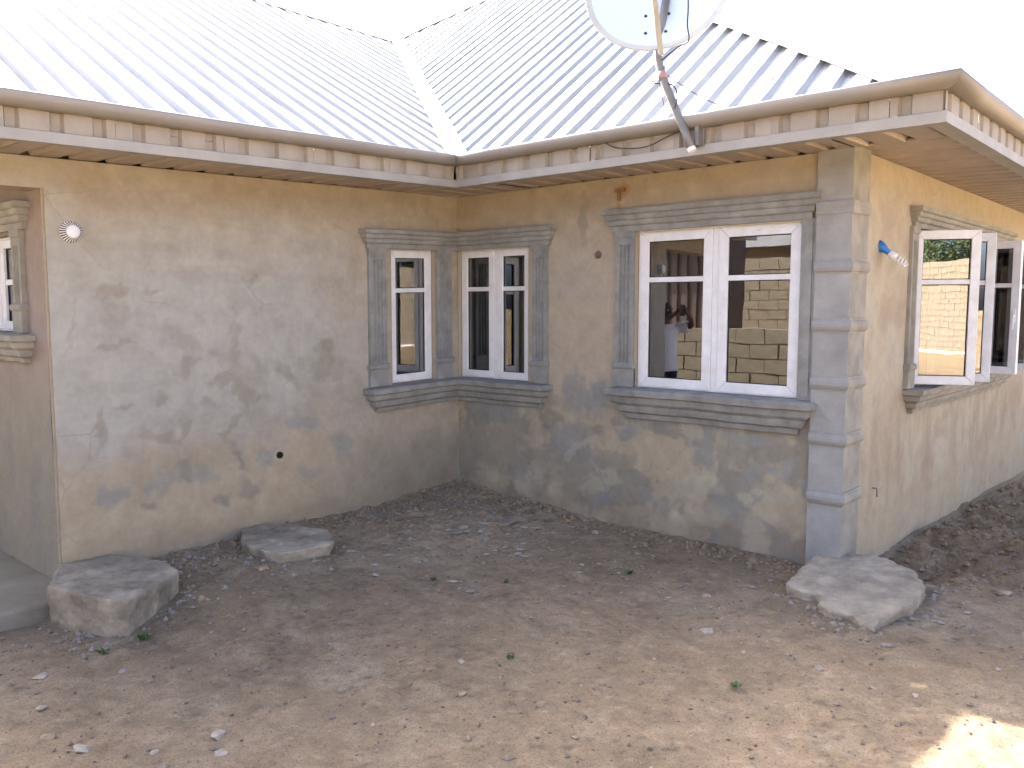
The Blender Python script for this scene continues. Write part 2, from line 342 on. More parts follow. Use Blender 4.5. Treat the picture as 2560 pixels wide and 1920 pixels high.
# ------------------------------------------------------------------ house: walls
house = empty('house', (0, 0, 0))
tag(house, 'single storey rendered house with white metal roof, grey window mouldings and white casements', 'house')
TAN = np.array((.40, .34, .258)); LIGHT = np.array((.385, .37, .325)); ORANGE = np.array((.41, .335, .228)); CEM = np.array((.262, .262, .238)); BROWN = np.array((.245, .222, .172)); DARK = np.array((.175, .168, .145))
STC = [BROWN*1.15, np.array((.32, .265, .19)), CEM, DARK*1.15, np.array((.385, .35, .265)), np.array((.36, .22, .12))]
STA = [(-.12,2.44,.14,.02,0,.03,4),(-.75,2.46,.12,.02,0,.02,4),(-2.0,2.46,.5,.02,0,.09,1),(-3.1,2.42,.3,.0,0,.08,1),(-1.2,2.0,.05,0,.02,.25,1),(-3.14,1.48,.11,.017,.005,-.035,0),(-2.66,1.27,.058,-.036,-.057,-.086,0),(-2.28,1.44,.048,-.001,-.006,-.193,0),(-2.37,1.17,.098,.045,.026,-.046,0),(-2.19,1.08,.107,-.108,-.035,-.028,0),(-1.87,1.18,.043,.019,.06,-.098,0),(-3.08,.98,.082,.007,.002,-.019,0),(-2.67,.85,.08,.074,.026,-.027,0),(-2.89,.82,.115,-.044,-.012,-.038,0),(-2.32,.84,.101,.08,.017,-.018,0),(-1.54,1.24,.088,-.018,-.046,-.193,0),(-3.14,1.79,.121,.002,-.001,-.03,0),(-2.86,1.81,.082,.03,.01,-.029,0),(-2.14,1.89,.051,.001,-.001,-.023,0),(-1.46,1.41,.091,-.003,-.001,-.05,0),(-2.27,.62,.026,.013,.099,-.148,0),(-3.26,.9,.026,-.016,-.067,-.13,0),(-3.43,1.58,.016,-.002,-.025,-.193,0),(-2.84,1.07,.055,-.004,-.002,-.053,0),(-2.49,1.02,.061,-.039,-.019,-.027,0),(-1.52,.95,.199,-.016,-.003,-.126,1),(-2.95,.55,.141,-.021,-.005,-.118,1),(-2.52,.67,.232,-.03,-.003,-.079,1),(-1.41,1.82,.087,.027,.06,-.141,1),(-2.71,.61,.186,-.026,-.002,-.066,1),(-3.23,.47,.085,-.014,-.004,-.088,2),(-3.11,.51,.062,-.01,-.002,-.042,2),(-2.56,.52,.114,-.017,-.002,-.067,2),(-1.7,.77,.169,-.018,-.002,-.072,2),(-2.03,.55,.081,-.011,-.002,-.066,2),(-2.84,.5,.057,-.05,-.066,-.078,2),(-1.36,.6,.118,-.014,-.002,-.084,2),(-1.67,.38,.103,-.015,-.001,-.056,2),(-2.19,.32,.092,-.015,-.002,-.071,3),(-2.24,.54,.064,-.081,-.025,-.015,3),(-2.96,.35,.043,-.008,-.001,-.027,3),(-2.4,.32,.075,-.013,-.002,-.046,3),(-2.72,.57,.074,-.038,-.017,-.039,3)]
STB = [(1.82,2.60,.05,.0,.0,.06,5),(1.80,2.50,.018,0,.004,.09,5),(.16,2.46,.16,-.02,0,.03,4),(.02,2.42,.06,.0,.0,.05,4),(.62,2.50,.16,.03,0,.02,4),(1.45,2.46,.05,.0,.0,.22,0),(1.25,2.52,.35,.02,0,.07,1),(.4,.4,.486,.056,-.001,-.245,0),(1.03,.33,.338,.043,.001,-.205,0),(.14,.37,.24,.028,-.002,-.295,0),(1.43,.25,.314,.044,.002,-.158,0),(1.68,.49,.091,.011,.001,-.076,0),(1.8,.45,.22,.028,.001,-.076,0),(1.37,.97,.112,.008,.001,-.143,2),(1.61,.96,.115,-.026,-.067,-.161,2),(1.33,.6,.209,.022,.001,-.158,2),(.48,.78,.369,.007,-.008,-.064,2),(1.67,.15,.107,.017,.001,-.09,2),(1.9,.74,.13,.013,.001,-.074,2),(1.43,.52,.18,.124,.028,-.029,4),(.92,.74,.105,.009,0,-.082,4),(1.68,.29,.181,.026,.001,-.103,4),(.94,.12,.106,.016,.001,-.207,4),(2.79,.66,.143,.017,.002,-.09,0),(3.06,.79,.068,.007,.001,-.044,0),(3.31,.68,.064,.008,.005,-.139,0),(2.91,.43,.175,.025,.002,-.079,0),(2.55,.6,.108,-.022,-.042,-.115,2),(2.88,.76,.207,-.012,-.007,-.045,2),(3.18,.59,.077,.01,.002,-.065,2),(2.69,.83,.158,.003,-.003,-.046,2),(2.97,.54,.138,.018,.002,-.067,2),(2.54,.35,.19,.028,.002,-.082,4),(3.01,.35,.171,.027,.002,-.067,4),(3.22,.39,.077,.012,.003,-.087,4),(2.45,.82,.078,.007,.002,-.07,4)]
def blobs(c, a, z, lst, k=.72, soft=.6, seed=0):
    wa = a+.16*(fbm(a*4, z*4, 101+seed)-.5)+.10*(fbm(a*13, z*13, 103+seed)-.5); wz = z+.16*(fbm(a*4, z*4, 105+seed)-.5)+.10*(fbm(a*13, z*13, 107+seed)-.5)
    ed = .9*(fbm(a*20, z*20, 111+seed)-.5)
    for i, (ca, cz, ax, az, bx, bz, kind) in enumerate(lst):
        det = ax*bz-az*bx; da = wa-ca; dz = wz-cz
        p = (da*bz-dz*bx)/det; q = (-da*az+dz*ax)/det; d = np.sqrt(p*p+q*q)+ed*(0 if kind == 1 else 1)
        m = sstep(1+soft*(2. if kind == 1 else .5), 1-soft*(1.6 if kind == 1 else .6), d)*(.55+.75*(fbm(a*9+i, z*9, 120+i, 3)-.1))
        c = mix(c, STC[kind], np.clip(m*(k if kind != 1 else .6), 0, 1))
    return c
def colA(a, z):
    n1 = fbm(a*1.3, z*1.3, 200); n2 = fbm(a*4, z*4, 203); n3 = fbm(a*2.2, z*7, 207)
    c = np.zeros(a.shape+(3,))+TAN*.98
    lm = sstep(.55, .95, z+.35*(n2-.5)+.25*(n1-.5))*sstep(2.5, 1.75, z+.3*(n1-.5))*sstep(-.6, -1.55, a+.6*(n1-.5))
    c = mix(c, LIGHT, lm*.92)
    c = mix(c, (.385, .325, .24), sstep(2.25, 2.6, z+.5*(n2-.5))*.6)
    lo = sstep(.75, .35, z+.25*(n2-.5)); c = mix(c, ORANGE, lo*sstep(-.9, -1.8, a)*.8)
    c = mix(c, BROWN*1.02, lo*sstep(-1.9, -.7, a+.5*(n1-.5))*.75)
    c = mix(c, LIGHT*1.02, sstep(.52, .66, n3)*.25*sstep(.4, .9, z))
    c = mix(c, BROWN*1.2, sstep(.60, .68, fbm(a*3.3+z*2, z*3.3-a*1.5, 211))*.45*sstep(.5, 1., z)*sstep(2.2, 1.7, z))
    c = mix(c, BROWN*1.25, sstep(.56, .70, fbm(a*2.0, z*11, 221))*.22*sstep(.6, 1, z)); c = mix(c, LIGHT*1.08, sstep(.55, .72, fbm(a*1.4+z*.4, z*9, 223))*.3*sstep(.6, 1, z))
    c = blobs(c, a, z, STA)
    c = mix(c, LIGHT*1.08, sstep(-3.30, -3.46, a+.03*(n2-.5))*.5*sstep(.5, .9, z))
    sp = sstep(.24, .05, z+.25*(fbm(a*6, z*6, 217)-.5)); c = mix(c, (.25, .19, .13), sp*.35)
    return c*(.88+.24*fbm(a*11, z*11, 215, 3))[..., None]
def colB(a, z):
    n1 = fbm(a*1.5+9, z*1.5, 230); n2 = fbm(a*4.4, z*4.4, 233); n3 = fbm(a*9, z*9, 235)
    c = np.zeros(a.shape+(3,))+TAN
    c = mix(c, LIGHT*.9, sstep(.42, .65, n1)*.6*sstep(2.45, 2.1, z)); c = mix(c, (.40, .335, .24), sstep(2.3, 2.65, z+.3*(n2-.5))*.6)
    lo = sstep(1.02, .70, z+.30*(n2-.5))
    c = mix(c, BROWN*1.05, lo*.9); c = mix(c, CEM*.98, lo*sstep(.48, .57, n2)*.7)
    run = sstep(.48, .70, fbm(a*14, z*1.2, 243))*sstep(.35, .75, z)*sstep(1.0, .85, z); c = mix(c, DARK*1.2, run*.55*(sstep(1.7, 1.9, a)*sstep(3.4, 3.2, a)+sstep(1.2, 1.0, a)))
    c = mix(c, (.42, .35, .24), lo*sstep(.53, .58, fbm(a*3.6, z*3.6, 239))*.75)
    c = blobs(c, a, z, STB, .9, .4, 7)
    edge = np.abs(fbm(a*3.1, z*3.1, 247)-.5); c = mix(c, DARK*1.25, lo*sstep(.022, .0, edge)*.45)
    fl = sstep(.32, .05, z+.22*(n2-.5)); c = mix(c, (.50, .43, .32), fl*sstep(.45, .6, fbm(a*5, z*5, 251))*.8)
    sp = sstep(.24, .05, z+.25*(fbm(a*6, z*6, 255)-.5)); c = mix(c, (.24, .185, .13), sp*.45)
    return c*(.86+.28*n3)[..., None]
def colC(a, z):
    n1 = fbm(a*1.2, z*1.2, 260); n2 = fbm(a*4, z*1.3, 263); n3 = fbm(a*13, z*2.2, 265)
    c = np.zeros(a.shape+(3,))+np.array((.44, .378, .275))
    c = mix(c, (.455, .41, .325), sstep(.45, .7, n1)*.6)
    st = sstep(1.3, .6, z); c = mix(c, (.33, .25, .165), st*sstep(.40, .70, n2)*.55); c = mix(c, (.29, .225, .155), st*sstep(.52, .74, n3)*.35)
    c = mix(c, (.35, .27, .19), sstep(.56, .72, fbm(a*2.5, z*3, 269))*.5)
    c = mix(c, ORANGE*1.02, sstep(.45, .12, z+.3*(n1-.5))*.7); c = mix(c, (.42, .355, .25), sstep(2.2, 2.6, z)*.5)
    return c*(.9+.2*fbm(a*10, z*10, 271))[..., None]
def colD(a, z):
    n1 = fbm(a*2, z*2, 280); n2 = fbm(a*5, z*3, 283)
    c = np.zeros(a.shape+(3,))+np.array((.31, .25, .205))
    c = mix(c, (.27, .25, .20), sstep(1.4, 1.0, z+.3*(n1-.5))*.9); c = mix(c, (.22, .215, .19), sstep(.48, .66, n2)*.6*sstep(1.3, .7, z))
    return c*(.9+.2*fbm(a*10, z*10, 285))[..., None]
def colP(a, z): return np.zeros(a.shape+(3,))+np.array((.37, .30, .22))*(.85+.3*fbm(a*4, z*4, 290))[..., None]
def wall(fr, a0, a1, c0, c1, ops, colf, res, thick=.2, label=None, name='wall', wav=.006, fine=None):
    def ticks(lo, hi, marks):
        m = sorted(set([lo, hi]+[t for t in marks if lo < t < hi])); out = []
        for p, q in zip(m, m[1:]):
            r = res
            if fine is not None and p >= fine: r = res*4
            n = max(1, int(round((q-p)/r))); out += [p+(q-p)*i/n for i in range(n)]
        return np.array(out+[hi])
    A = ticks(a0, a1, [t for o in ops for t in o[:2]]+([fine] if fine else [])); C = ticks(c0, c1, [t for o in ops for t in o[2:]])
    AA, CC = np.meshgrid(A, C, indexing='ij'); ZZ = CC+fr.k*AA
    B = wav*2*(fbm(AA*1.8, CC*1.8, 300)-.5)+.004*(fbm(AA*9, CC*9, 303)-.5)
    am = (AA[:-1, :-1]+AA[1:, 1:])/2; cm = (CC[:-1, :-1]+CC[1:, 1:])/2; keep = np.ones(am.shape, bool)
    for (p, q, r, s) in ops: keep &= ~((am > p) & (am < q) & (cm > r) & (cm < s))
    W = np.array(fr.O)+AA[..., None]*np.array(fr.u)+B[..., None]*np.array(fr.n)+ZZ[..., None]*np.array((0, 0, 1))
    me = grid_mesh(name, W[..., 0], W[..., 1], W[..., 2], colf(AA, ZZ), plaster, keep)
    o = bpy.data.objects.new(name, me); COL.objects.link(o); o.parent = house; WLOC[o.name] = Vector((0, 0, 0))
    if label: o['label'] = label
    # the wall's thickness: reveals and inner face, joined into the same mesh
    mb = MB()
    for (p, q, r, s) in ops:
        for (x, y) in (((p, r), (q, r)), ((q, r), (q, s)), ((q, s), (p, s)), ((p, s), (p, r))):
            mb.add([fr(x[0], .004, x[1]), fr(y[0], .004, y[1]), fr(y[0], -thick, y[1]), fr(x[0], -thick, x[1])], [(0, 1, 2, 3)])
    ma = sorted(set([a0, a1]+[t for p in ops for t in p[:2]])); mc = sorted(set([c0, c1]+[t for p in ops for t in p[2:]]))
    for p, q in zip(ma, ma[1:]):
        for r, s in zip(mc, mc[1:]):
            if any(k[0] < (p+q)/2 < k[1] and k[2] < (r+s)/2 < k[3] for k in ops): continue
            mb.add([fr(p, -thick, r), fr(q, -thick, r), fr(q, -thick, s), fr(p, -thick, s)], [(0, 1, 2, 3)])
    mb.add([fr(a0, -thick, c0), fr(a0, 0, c0), fr(a0, 0, c1), fr(a0, -thick, c1)], [(0, 1, 2, 3)])
    mb.add([fr(a1, -thick, c0), fr(a1, 0, c0), fr(a1, 0, c1), fr(a1, -thick, c1)], [(0, 1, 2, 3)])
    mb.add([fr(a0, -thick, c1), fr(a1, -thick, c1), fr(a1, 0, c1), fr(a0, 0, c1)], [(0, 1, 2, 3)])
    bm = bmesh.new(); bm.from_mesh(me); ly = bm.verts.layers.float_color.get('Col')
    vs = [bm.verts.new(v) for v in mb.v]
    for v in vs: v[ly] = (.385, .325, .235, 1)
    for f in mb.f: bm.faces.new([vs[i] for i in f])
    bm.to_mesh(me); bm.free()
    return o
FA = Fr((0, 0, 0), (0, 1, 0), (1, 0, 0), KA); FB = Fr((0, 0, 0), (1, 0, 0), (0, -1, 0)); FC = Fr((LB, 0, 0), (0, 1, 0), (1, 0, 0)); FD = Fr((0, -LA-.014, 0), (1, 0, 0), (0, -1, 0))
wall(FA, -LA, 0, -.35, ZS, [(-.80, -.293, 1.05, 2.222)], colA, .0135, label='left wing wall, grey beige render blotched with brown smears and cement patches')
wall(FB, 0, LB-.012, -.35, ZS, [(.012, .868, 1.045, 2.225), (1.957, 3.272, 1.072, 2.288)], colB, .0135, label='back wall of the corner, tan render peeling grey below the sills')
wall(FC, .012, 9.0, -.5, ZS+.02, [(1.42, 4.30, 1.07, 2.31)], colC, .018, label='right hand wall, warm ochre render with dark rain streaks', fine=4.8)
wall(FD, -3.0, -.012, -.4, ZS-.1, [(-1.32, -.50, 1.53, 2.17)], colD, .03, label='porch side wall, brownish render greening below the window')
FM = Fr((0, 0, 0), (0, 1, 0), (1, 0, 0), KA)
wall(FM, -4.7, -LA, 2.515, ZS, [], colA, .03, .22, label='concrete beam over the porch opening', name='porch_beam')
mb = MB(); mb.add([(0.002,-4.7,2.388),(0.002,-LA,2.42),(-.22,-LA,2.42),(-.22,-4.7,2.388)], [(0,1,2,3)]); mb.build('beam_underside', pmat('beam_render', (.36,.29,.22), .9), house)
wall(Fr((-3.0, 0, 0), (0, 1, 0), (1, 0, 0)), -4.7, -LA, -.4, 2.8, [], colP, .12)
mb = MB().box(-3, .30, -4.7, -LA-.005, -.3, -.055)
mb.build('porch_floor', pmat('floor_screed', (.275,.245,.19), .9, var=.25, scale=3, bump=.3), house, bevel=.015)
# shell that keeps the rooms dark
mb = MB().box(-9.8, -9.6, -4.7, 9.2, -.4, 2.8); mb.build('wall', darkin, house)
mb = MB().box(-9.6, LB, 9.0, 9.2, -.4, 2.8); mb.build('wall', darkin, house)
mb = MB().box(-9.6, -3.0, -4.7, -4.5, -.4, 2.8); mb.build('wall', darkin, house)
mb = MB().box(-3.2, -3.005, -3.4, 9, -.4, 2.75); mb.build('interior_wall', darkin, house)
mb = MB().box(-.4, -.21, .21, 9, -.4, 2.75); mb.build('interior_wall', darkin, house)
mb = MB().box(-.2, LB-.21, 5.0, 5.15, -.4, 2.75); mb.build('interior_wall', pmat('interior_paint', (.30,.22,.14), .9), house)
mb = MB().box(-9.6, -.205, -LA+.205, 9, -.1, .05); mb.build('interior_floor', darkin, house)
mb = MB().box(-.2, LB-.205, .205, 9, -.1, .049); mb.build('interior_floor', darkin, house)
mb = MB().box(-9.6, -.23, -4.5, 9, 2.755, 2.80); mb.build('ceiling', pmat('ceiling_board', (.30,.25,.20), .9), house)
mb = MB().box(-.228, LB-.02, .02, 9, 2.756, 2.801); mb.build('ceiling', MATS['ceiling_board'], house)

# ------------------------------------------------------------------ roof, gutters, fascia, soffit
PITCH = .225
def prof_pts(u0, u1, ph, wo=.038, wi=.024):
    """break points (u, depth 0..1) of a trapezoidal sheet: wide crests, narrow troughs"""
    out = []; k = math.floor((u0-ph)/PITCH)-1
    while ph+k*PITCH < u1+PITCH:
        s = ph+k*PITCH
        out += [(s-wo, 0), (s-wi, 1), (s+wi, 1), (s+wo, 0)]; k += 1
    res = [(u0, None)]+[(u, d) for u, d in out if u0+1e-4 < u < u1-1e-4]+[(u1, None)]
    us = [p[0] for p in out]; ds = [p[1] for p in out]
    return [(u, float(np.interp(u, us, ds)) if d is None else d) for u, d in res]
roof = empty('roof', (0, 0, 2.8), house); roof['label'] = 'long span aluminium roof in two hipped wings meeting at a valley'
DR = .030
def sheet(pts, pos, lo, hi, depth, name, mat, parent, jz=.001, cuts=9, cutj=0., jw=.0016):
    mb = MB(); dz = random.gauss(0, jz); vs = []; fs = []; n = cuts+1
    for u, d in pts:
        l, h = lo(u), hi(u)
        l += random.uniform(-cutj, cutj)
        for k in range(n):
            vs.append(pos(u, l+(h-l)*k/cuts, -d*depth+dz+jw*random.gauss(0, 1)))
    for i in range(len(pts)-1):
        for k in range(cuts): fs.append((i*n+k, (i+1)*n+k, (i+1)*n+k+1, i*n+k+1))
    return mb.add(vs, fs).build(name, mat, parent, recalc=False)
# wing B: ribs run along y
def bz(y): return Z0+TB*(y+E_)
sB = (E_-VAL[0])/(VAL[1]+E_)          # valley: x = E_ - sB*(y+E_)
def loB(x): return -E_+.02 if x >= E_ else -E_+(E_-x)/sB
def hiB(x):
    if x <= PEAK[0]: return VAL[1]+(x-VAL[0])*(PEAK[1]-VAL[1])/(PEAK[0]-VAL[0])
    return -E_+(4.26-x)*(PEAK[1]+E_)/(4.26-PEAK[0])
ph = 2.28; u = -4.86; i = 0
edges = [-4.85]+[x for x in np.arange(2.28-.1125-PITCH*32, 4.25, PITCH*4) if x > -4.6]+[4.25]
nb = Vector((0, -TB, 1)).normalized()
for p, q in zip(edges, edges[1:]):
    o = sheet(prof_pts(p, q+.02, ph, .053, .035), lambda x, y, d: Vector((x, y, bz(y)))+nb*d, loB, hiB, DR, 'roof_sheet', roofm, roof, cutj=.012)
# wing A: ribs run along x; the eave is out of level, the ridge is level
def az(x, y): return Z0+TA*(E_-x)+KA*(min(y, 0)+E_)*max(0, 1-(E_-x)/5.5)*(1 if y < -E_ else 0)
def loA(y): return E_-.02 if y <= -E_ else E_-(y+E_)*sB
YH = -1.5
def hiA(y): return RIDX if y > YH else E_+(y+4.7)/(YH+4.7)*(RIDX-E_)-.02
na = Vector((TA, 0, 1)).normalized()
edges = [-4.68]+list(np.arange(-4.4, 3.2, PITCH*4))+[3.36]
for p, q in zip(edges, edges[1:]):
    sheet(prof_pts(p, q+.02, -2.54, .050, .034), lambda y, x, d: Vector((x, y, az(x, y)))+na*d, loA, hiA, DR, 'roof_sheet', roofm, roof, cutj=.02)
# back slopes, flat sheets out of view
mb = MB().add([(RIDX,YH,Z0+TA*(E_-RIDX)),(RIDX,VAL[1],Z0+TA*(E_-RIDX)),(-10.4,VAL[1],Z0),(-10.4,-4.7,Z0)], [(0,1,2,3)]).build('roof_slope', roofm, roof)
PZ = bz(PEAK[1]); VZ = bz(VAL[1])
mb = MB().add([(PEAK[0],PEAK[1],PZ-.03),(VAL[0],VAL[1],VZ-.03),(-10.4,VAL[1],Z0),(-10.4,9.6,Z0),(PEAK[0],9.6,Z0)], [(0,1,2,3,4)]).build('roof_slope', roofm, roof)
mb = MB().add([(PEAK[0],PEAK[1],PZ-.02),(4.25,-E_+.02,Z0-.02),(4.25,9.6,Z0-.02),(PEAK[0],9.6,Z0)], [(0,1,2,3)]).build('roof_slope', roofm, roof)
mb = MB().add([(RIDX,YH,Z0+TA*(E_-RIDX)),(.6,-4.7,Z0-.12),(-10.4,-4.7,Z0)], [(0,1,2)]).build('roof_slope', roofm, roof)
def strip(p0, p1, offs, name, lift, n=14, j=.004):
    """folded metal strip along a line: offs = list of sideways (vector, z) pairs"""
    p0 = Vector(p0); p1 = Vector(p1); vs = []; fs = []; m = len(offs)
    for i in range(n+1):
        p = p0.lerp(p1, i/n)
        for (dx, dy, dz) in offs: vs.append(p+Vector((dx, dy, dz+lift+random.gauss(0, j))))
    for i in range(n):
        for k in range(m-1): fs.append((i*m+k, i*m+k+1, (i+1)*m+k+1, (i+1)*m+k))
    return MB().add(vs, fs).build(name, roofm, roof)
vd = Vector((VAL[0]-E_, VAL[1]+E_, 0)).normalized()
w = .15; strip((E_-.02, -E_+.02, Z0), (VAL[0], VAL[1], VZ), [(-w*.45, 0, TA*w*.45+.012), (0, 0, .004), (w*.35, w*.75, TB*w*.75+.012)], 'valley_flashing', .012)
strip((RIDX, YH, Z0+TA*(E_-RIDX)), (RIDX, VAL[1]-.02, Z0+TA*(E_-RIDX)), [(.15, 0, -TA*.15+.004), (0, 0, .012), (-.15, 0, -TA*.15+.004)], 'ridge_cap', .004, 24, .002)
strip((VAL[0]+.03, VAL[1], VZ), (PEAK[0], PEAK[1], PZ), [(.05, -.15, -TB*.15+.006), (0, 0, .03), (-.05, .15, -.03)], 'hip_cap', .012)
strip((3.98, -E_+.02+.26*TB/TB*(PEAK[1]+E_)/(4.26-PEAK[0]), bz(-E_+.02+.26*(PEAK[1]+E_)/(4.26-PEAK[0]))+.0), (PEAK[0], PEAK[1], PZ), [(-.05, -.06, -TB*.06+.004), (0, 0, .012), (.10, .12, -.02)], 'hip_cap', .014, 24)
m = MB()
for vv in (.12, 1.15, 2.2, 3.3, 4.4):
    for k in range(-30, 12):
        x = 2.28+PITCH*(k+.5); y = -E_+vv
        if y < hiB(x)-.05 and y > loB(x)+.05 and k % 2: p = Vector((x+random.gauss(0, .01), y+random.gauss(0, .015), bz(y)+.002)); m.add([p+Vector((.008,0,0)), p+Vector((0,.008,.006)), p+Vector((-.008,0,0)), p+Vector((0,-.008,-.006)), p+nb*.009], [(0,1,4),(1,2,4),(2,3,4),(3,0,4)])
        y2 = -2.54+PITCH*(k+.5); x2 = E_-vv
        if -4.5 < y2 < 3 and x2 < loA(y2)-.05 and x2 > hiA(y2)+.05 and k % 2: p = Vector((x2, y2+random.gauss(0, .01), az(x2, y2)+.002)); m.add([p+Vector((.008,0,-.004)), p+Vector((0,.008,0)), p+Vector((-.008,0,.004)), p+Vector((0,-.008,0)), p+na*.009], [(0,1,4),(1,2,4),(2,3,4),(3,0,4)])
tag(m.build('roof_screws', polem, roof, recalc=False), kind='stuff')
# eave path: wing A, wing B, right-hand side
PA = [(E_, -4.7), (E_, -E_)]; PBp = [(E_, -E_), (LB+EC, -E_)]; PC = [(LB+EC, -E_), (LB+EC, 9.4)]
full = [(E_, -4.7), (E_, -E_), (LB+EC, -E_), (LB+EC, 9.4)]
zt = lambda x, y: KA*(y+E_) if (x < E_+.3 and y < -E_) else 0.
def split_sweep(prof, name, mat, parent, jit=0., step=.5, smooth=False, labels=(None, None, None)):
    for i in range(3):
        # each length is swept on the full path so that its mitres match, then cut
        seg = full[max(0, i-1):i+3]; mbf = MB()
        P = [Vector(p) for p in full]; n = len(prof)
        nr = [Vector(((P[k+1]-P[k]).y, -(P[k+1]-P[k]).x)).normalized() for k in range(3)]
        def mit(k):
            if k == 0: return nr[0]
            if k == 3: return nr[2]
            return (nr[k-1]+nr[k])/(1+nr[k-1].dot(nr[k]))
        L = (P[i+1]-P[i]).length; m = max(1, int(L/step)); vs = []; fs = []
        for k in range(m+1):
            p = P[i].lerp(P[i+1], k/m); mm = mit(i) if k == 0 else mit(i+1) if k == m else nr[i]
            dz = random.gauss(0, jit) if 0 < k < m else 0
            for o_, z in prof:
                q = p+mm*o_; vs.append((q.x, q.y, z+zt(p.x, p.y)+dz))
        for k in range(m):
            for t in range(n): fs.append((k*n+t, k*n+(t+1) % n, (k+1)*n+(t+1) % n, (k+1)*n+t))
        fs += [tuple(range(n))[::-1], tuple(range(m*n, m*n+n))]
        o = mbf.add(vs, fs).build(name, mat, parent, smooth=smooth)
        if labels[i]: o['label'] = labels[i]
_o = [(.03+.065*math.sin(t), 2.890-.058*math.cos(t)) for t in np.linspace(0, 1.45, 9)]
gut = [(-.02,2.832)]+_o+[(.096,2.902),(.090,2.908),(.083,2.905)]+[(.03+.057*math.sin(t), 2.890-.050*math.cos(t)) for t in np.linspace(1.45, 0, 7)]+[(-.02,2.840)]
split_sweep(gut, 'gutter', gutm, house, jit=.0012, step=.45, smooth=True)
split_sweep([(-.03,2.668),(.012,2.664),(.014,2.722),(.008,2.726),(.006,2.674),(-.03,2.676)], 'fascia_trim', trimm, house, jit=.0015, step=.6)
split_sweep([(-.10,2.672),(-.028,2.672),(-.028,2.678),(-.10,2.678)], 'soffit_trim', trimm, house, jit=.0, step=.6)
fascia = empty('fascia', (E_, -E_, 2.71), house); fascia['label'] = 'ribbed metal fascia under the gutter'
def fpanel(O, u, n, a0, a1, ph, k=0.):
    fr = Fr(O, u, n, k); pts = prof_pts(a0, a1, ph); vs = []; fs = []
    j = random.gauss(0, .0025)
    for a, d in pts:
        vs += [fr(a, -d*.026+j, 2.712), fr(a, -d*.026+j, 2.850)]
    for i in range(len(pts)-1): fs.append((2*i, 2*i+2, 2*i+3, 2*i+1))
    return MB().add(vs, fs).build('fascia_panel', eavem, fascia, recalc=False)
for a in np.arange(-4.7+E_, -.05, PITCH*3): fpanel((E_, -E_, 0), (0, 1, 0), (1, 0, 0), a, min(a+PITCH*3-.0025, 0), -2.54+E_, KA)
for a in np.arange(E_, LB+EC, PITCH*3): fpanel((0, -E_, 0), (1, 0, 0), (0, -1, 0), a, min(a+PITCH*3-.0025, LB+EC), 2.28)
for a in np.arange(-E_, 9.4, PITCH*3): fpanel((LB+EC, 0, 0), (0, 1, 0), (1, 0, 0), a, min(a+PITCH*3-.0025, 9.4), -.55)
soffit = empty('soffit', (E_, 0, 2.7), house); soffit['label'] = 'ribbed metal soffit under the eaves'
def spanel(pos, a0, a1, ph, depth=.03):
    pts = prof_pts(a0, a1, ph); vs = []; fs = []
    for a, d in pts:
        vs += [pos(a, 0)+Vector((0, 0, d*depth)), pos(a, 1)+Vector((0, 0, d*depth))]
    for i in range(len(pts)-1): fs.append((2*i, 2*i+1, 2*i+3, 2*i+2))
    return MB().add(vs, fs).build('soffit_panel', soffm, soffit, recalc=False)
for a in np.arange(0, LB+EC, PITCH*4):
    dz = random.gauss(0, .003); spanel(lambda t, v: Vector((t, -E_+.01+v*(E_+.02), ZS+.004+dz+(-.012 if v == 0 else 0))), a, min(a+PITCH*4, LB+EC-.01), 2.35)
for a in np.arange(-4.7, -E_, PITCH*4):
    dz = random.gauss(0, .003); spanel(lambda t, v: Vector((-.02+v*(E_+.01), t, ZS+.004+dz+KA*t+(-.012 if v == 1 else 0))), a, min(a+PITCH*4, -E_+.015), -2.5)
for a in np.arange(.012, 9.4, PITCH*4):
    spanel(lambda t, v: Vector((LB-.02+v*(EC+.01), t, ZS+.024+(-.02 if v == 1 else 0))), a, min(a+PITCH*4, 9.4), .05, .014)
mb = MB().add([(-.02,-4.7,2.79),(E_-.03,-4.7,2.79),(E_-.03,.02,2.79),(-.02,.02,2.79)], [(0,1,2,3)]).build('eave_lining', darkin, soffit)
mb = MB().add([(E_-.03,-E_+.03,2.79),(LB+EC-.03,-E_+.03,2.79),(LB+EC-.03,.02,2.79),(E_-.03,.02,2.79)], [(0,1,2,3)]).build('eave_lining', darkin, soffit)
mb = MB().add([(LB-.02,.02,2.79),(LB+EC-.03,.02,2.79),(LB+EC-.03,9.4,2.79),(LB-.02,9.4,2.79)], [(0,1,2,3)]).build('eave_lining', darkin, soffit)

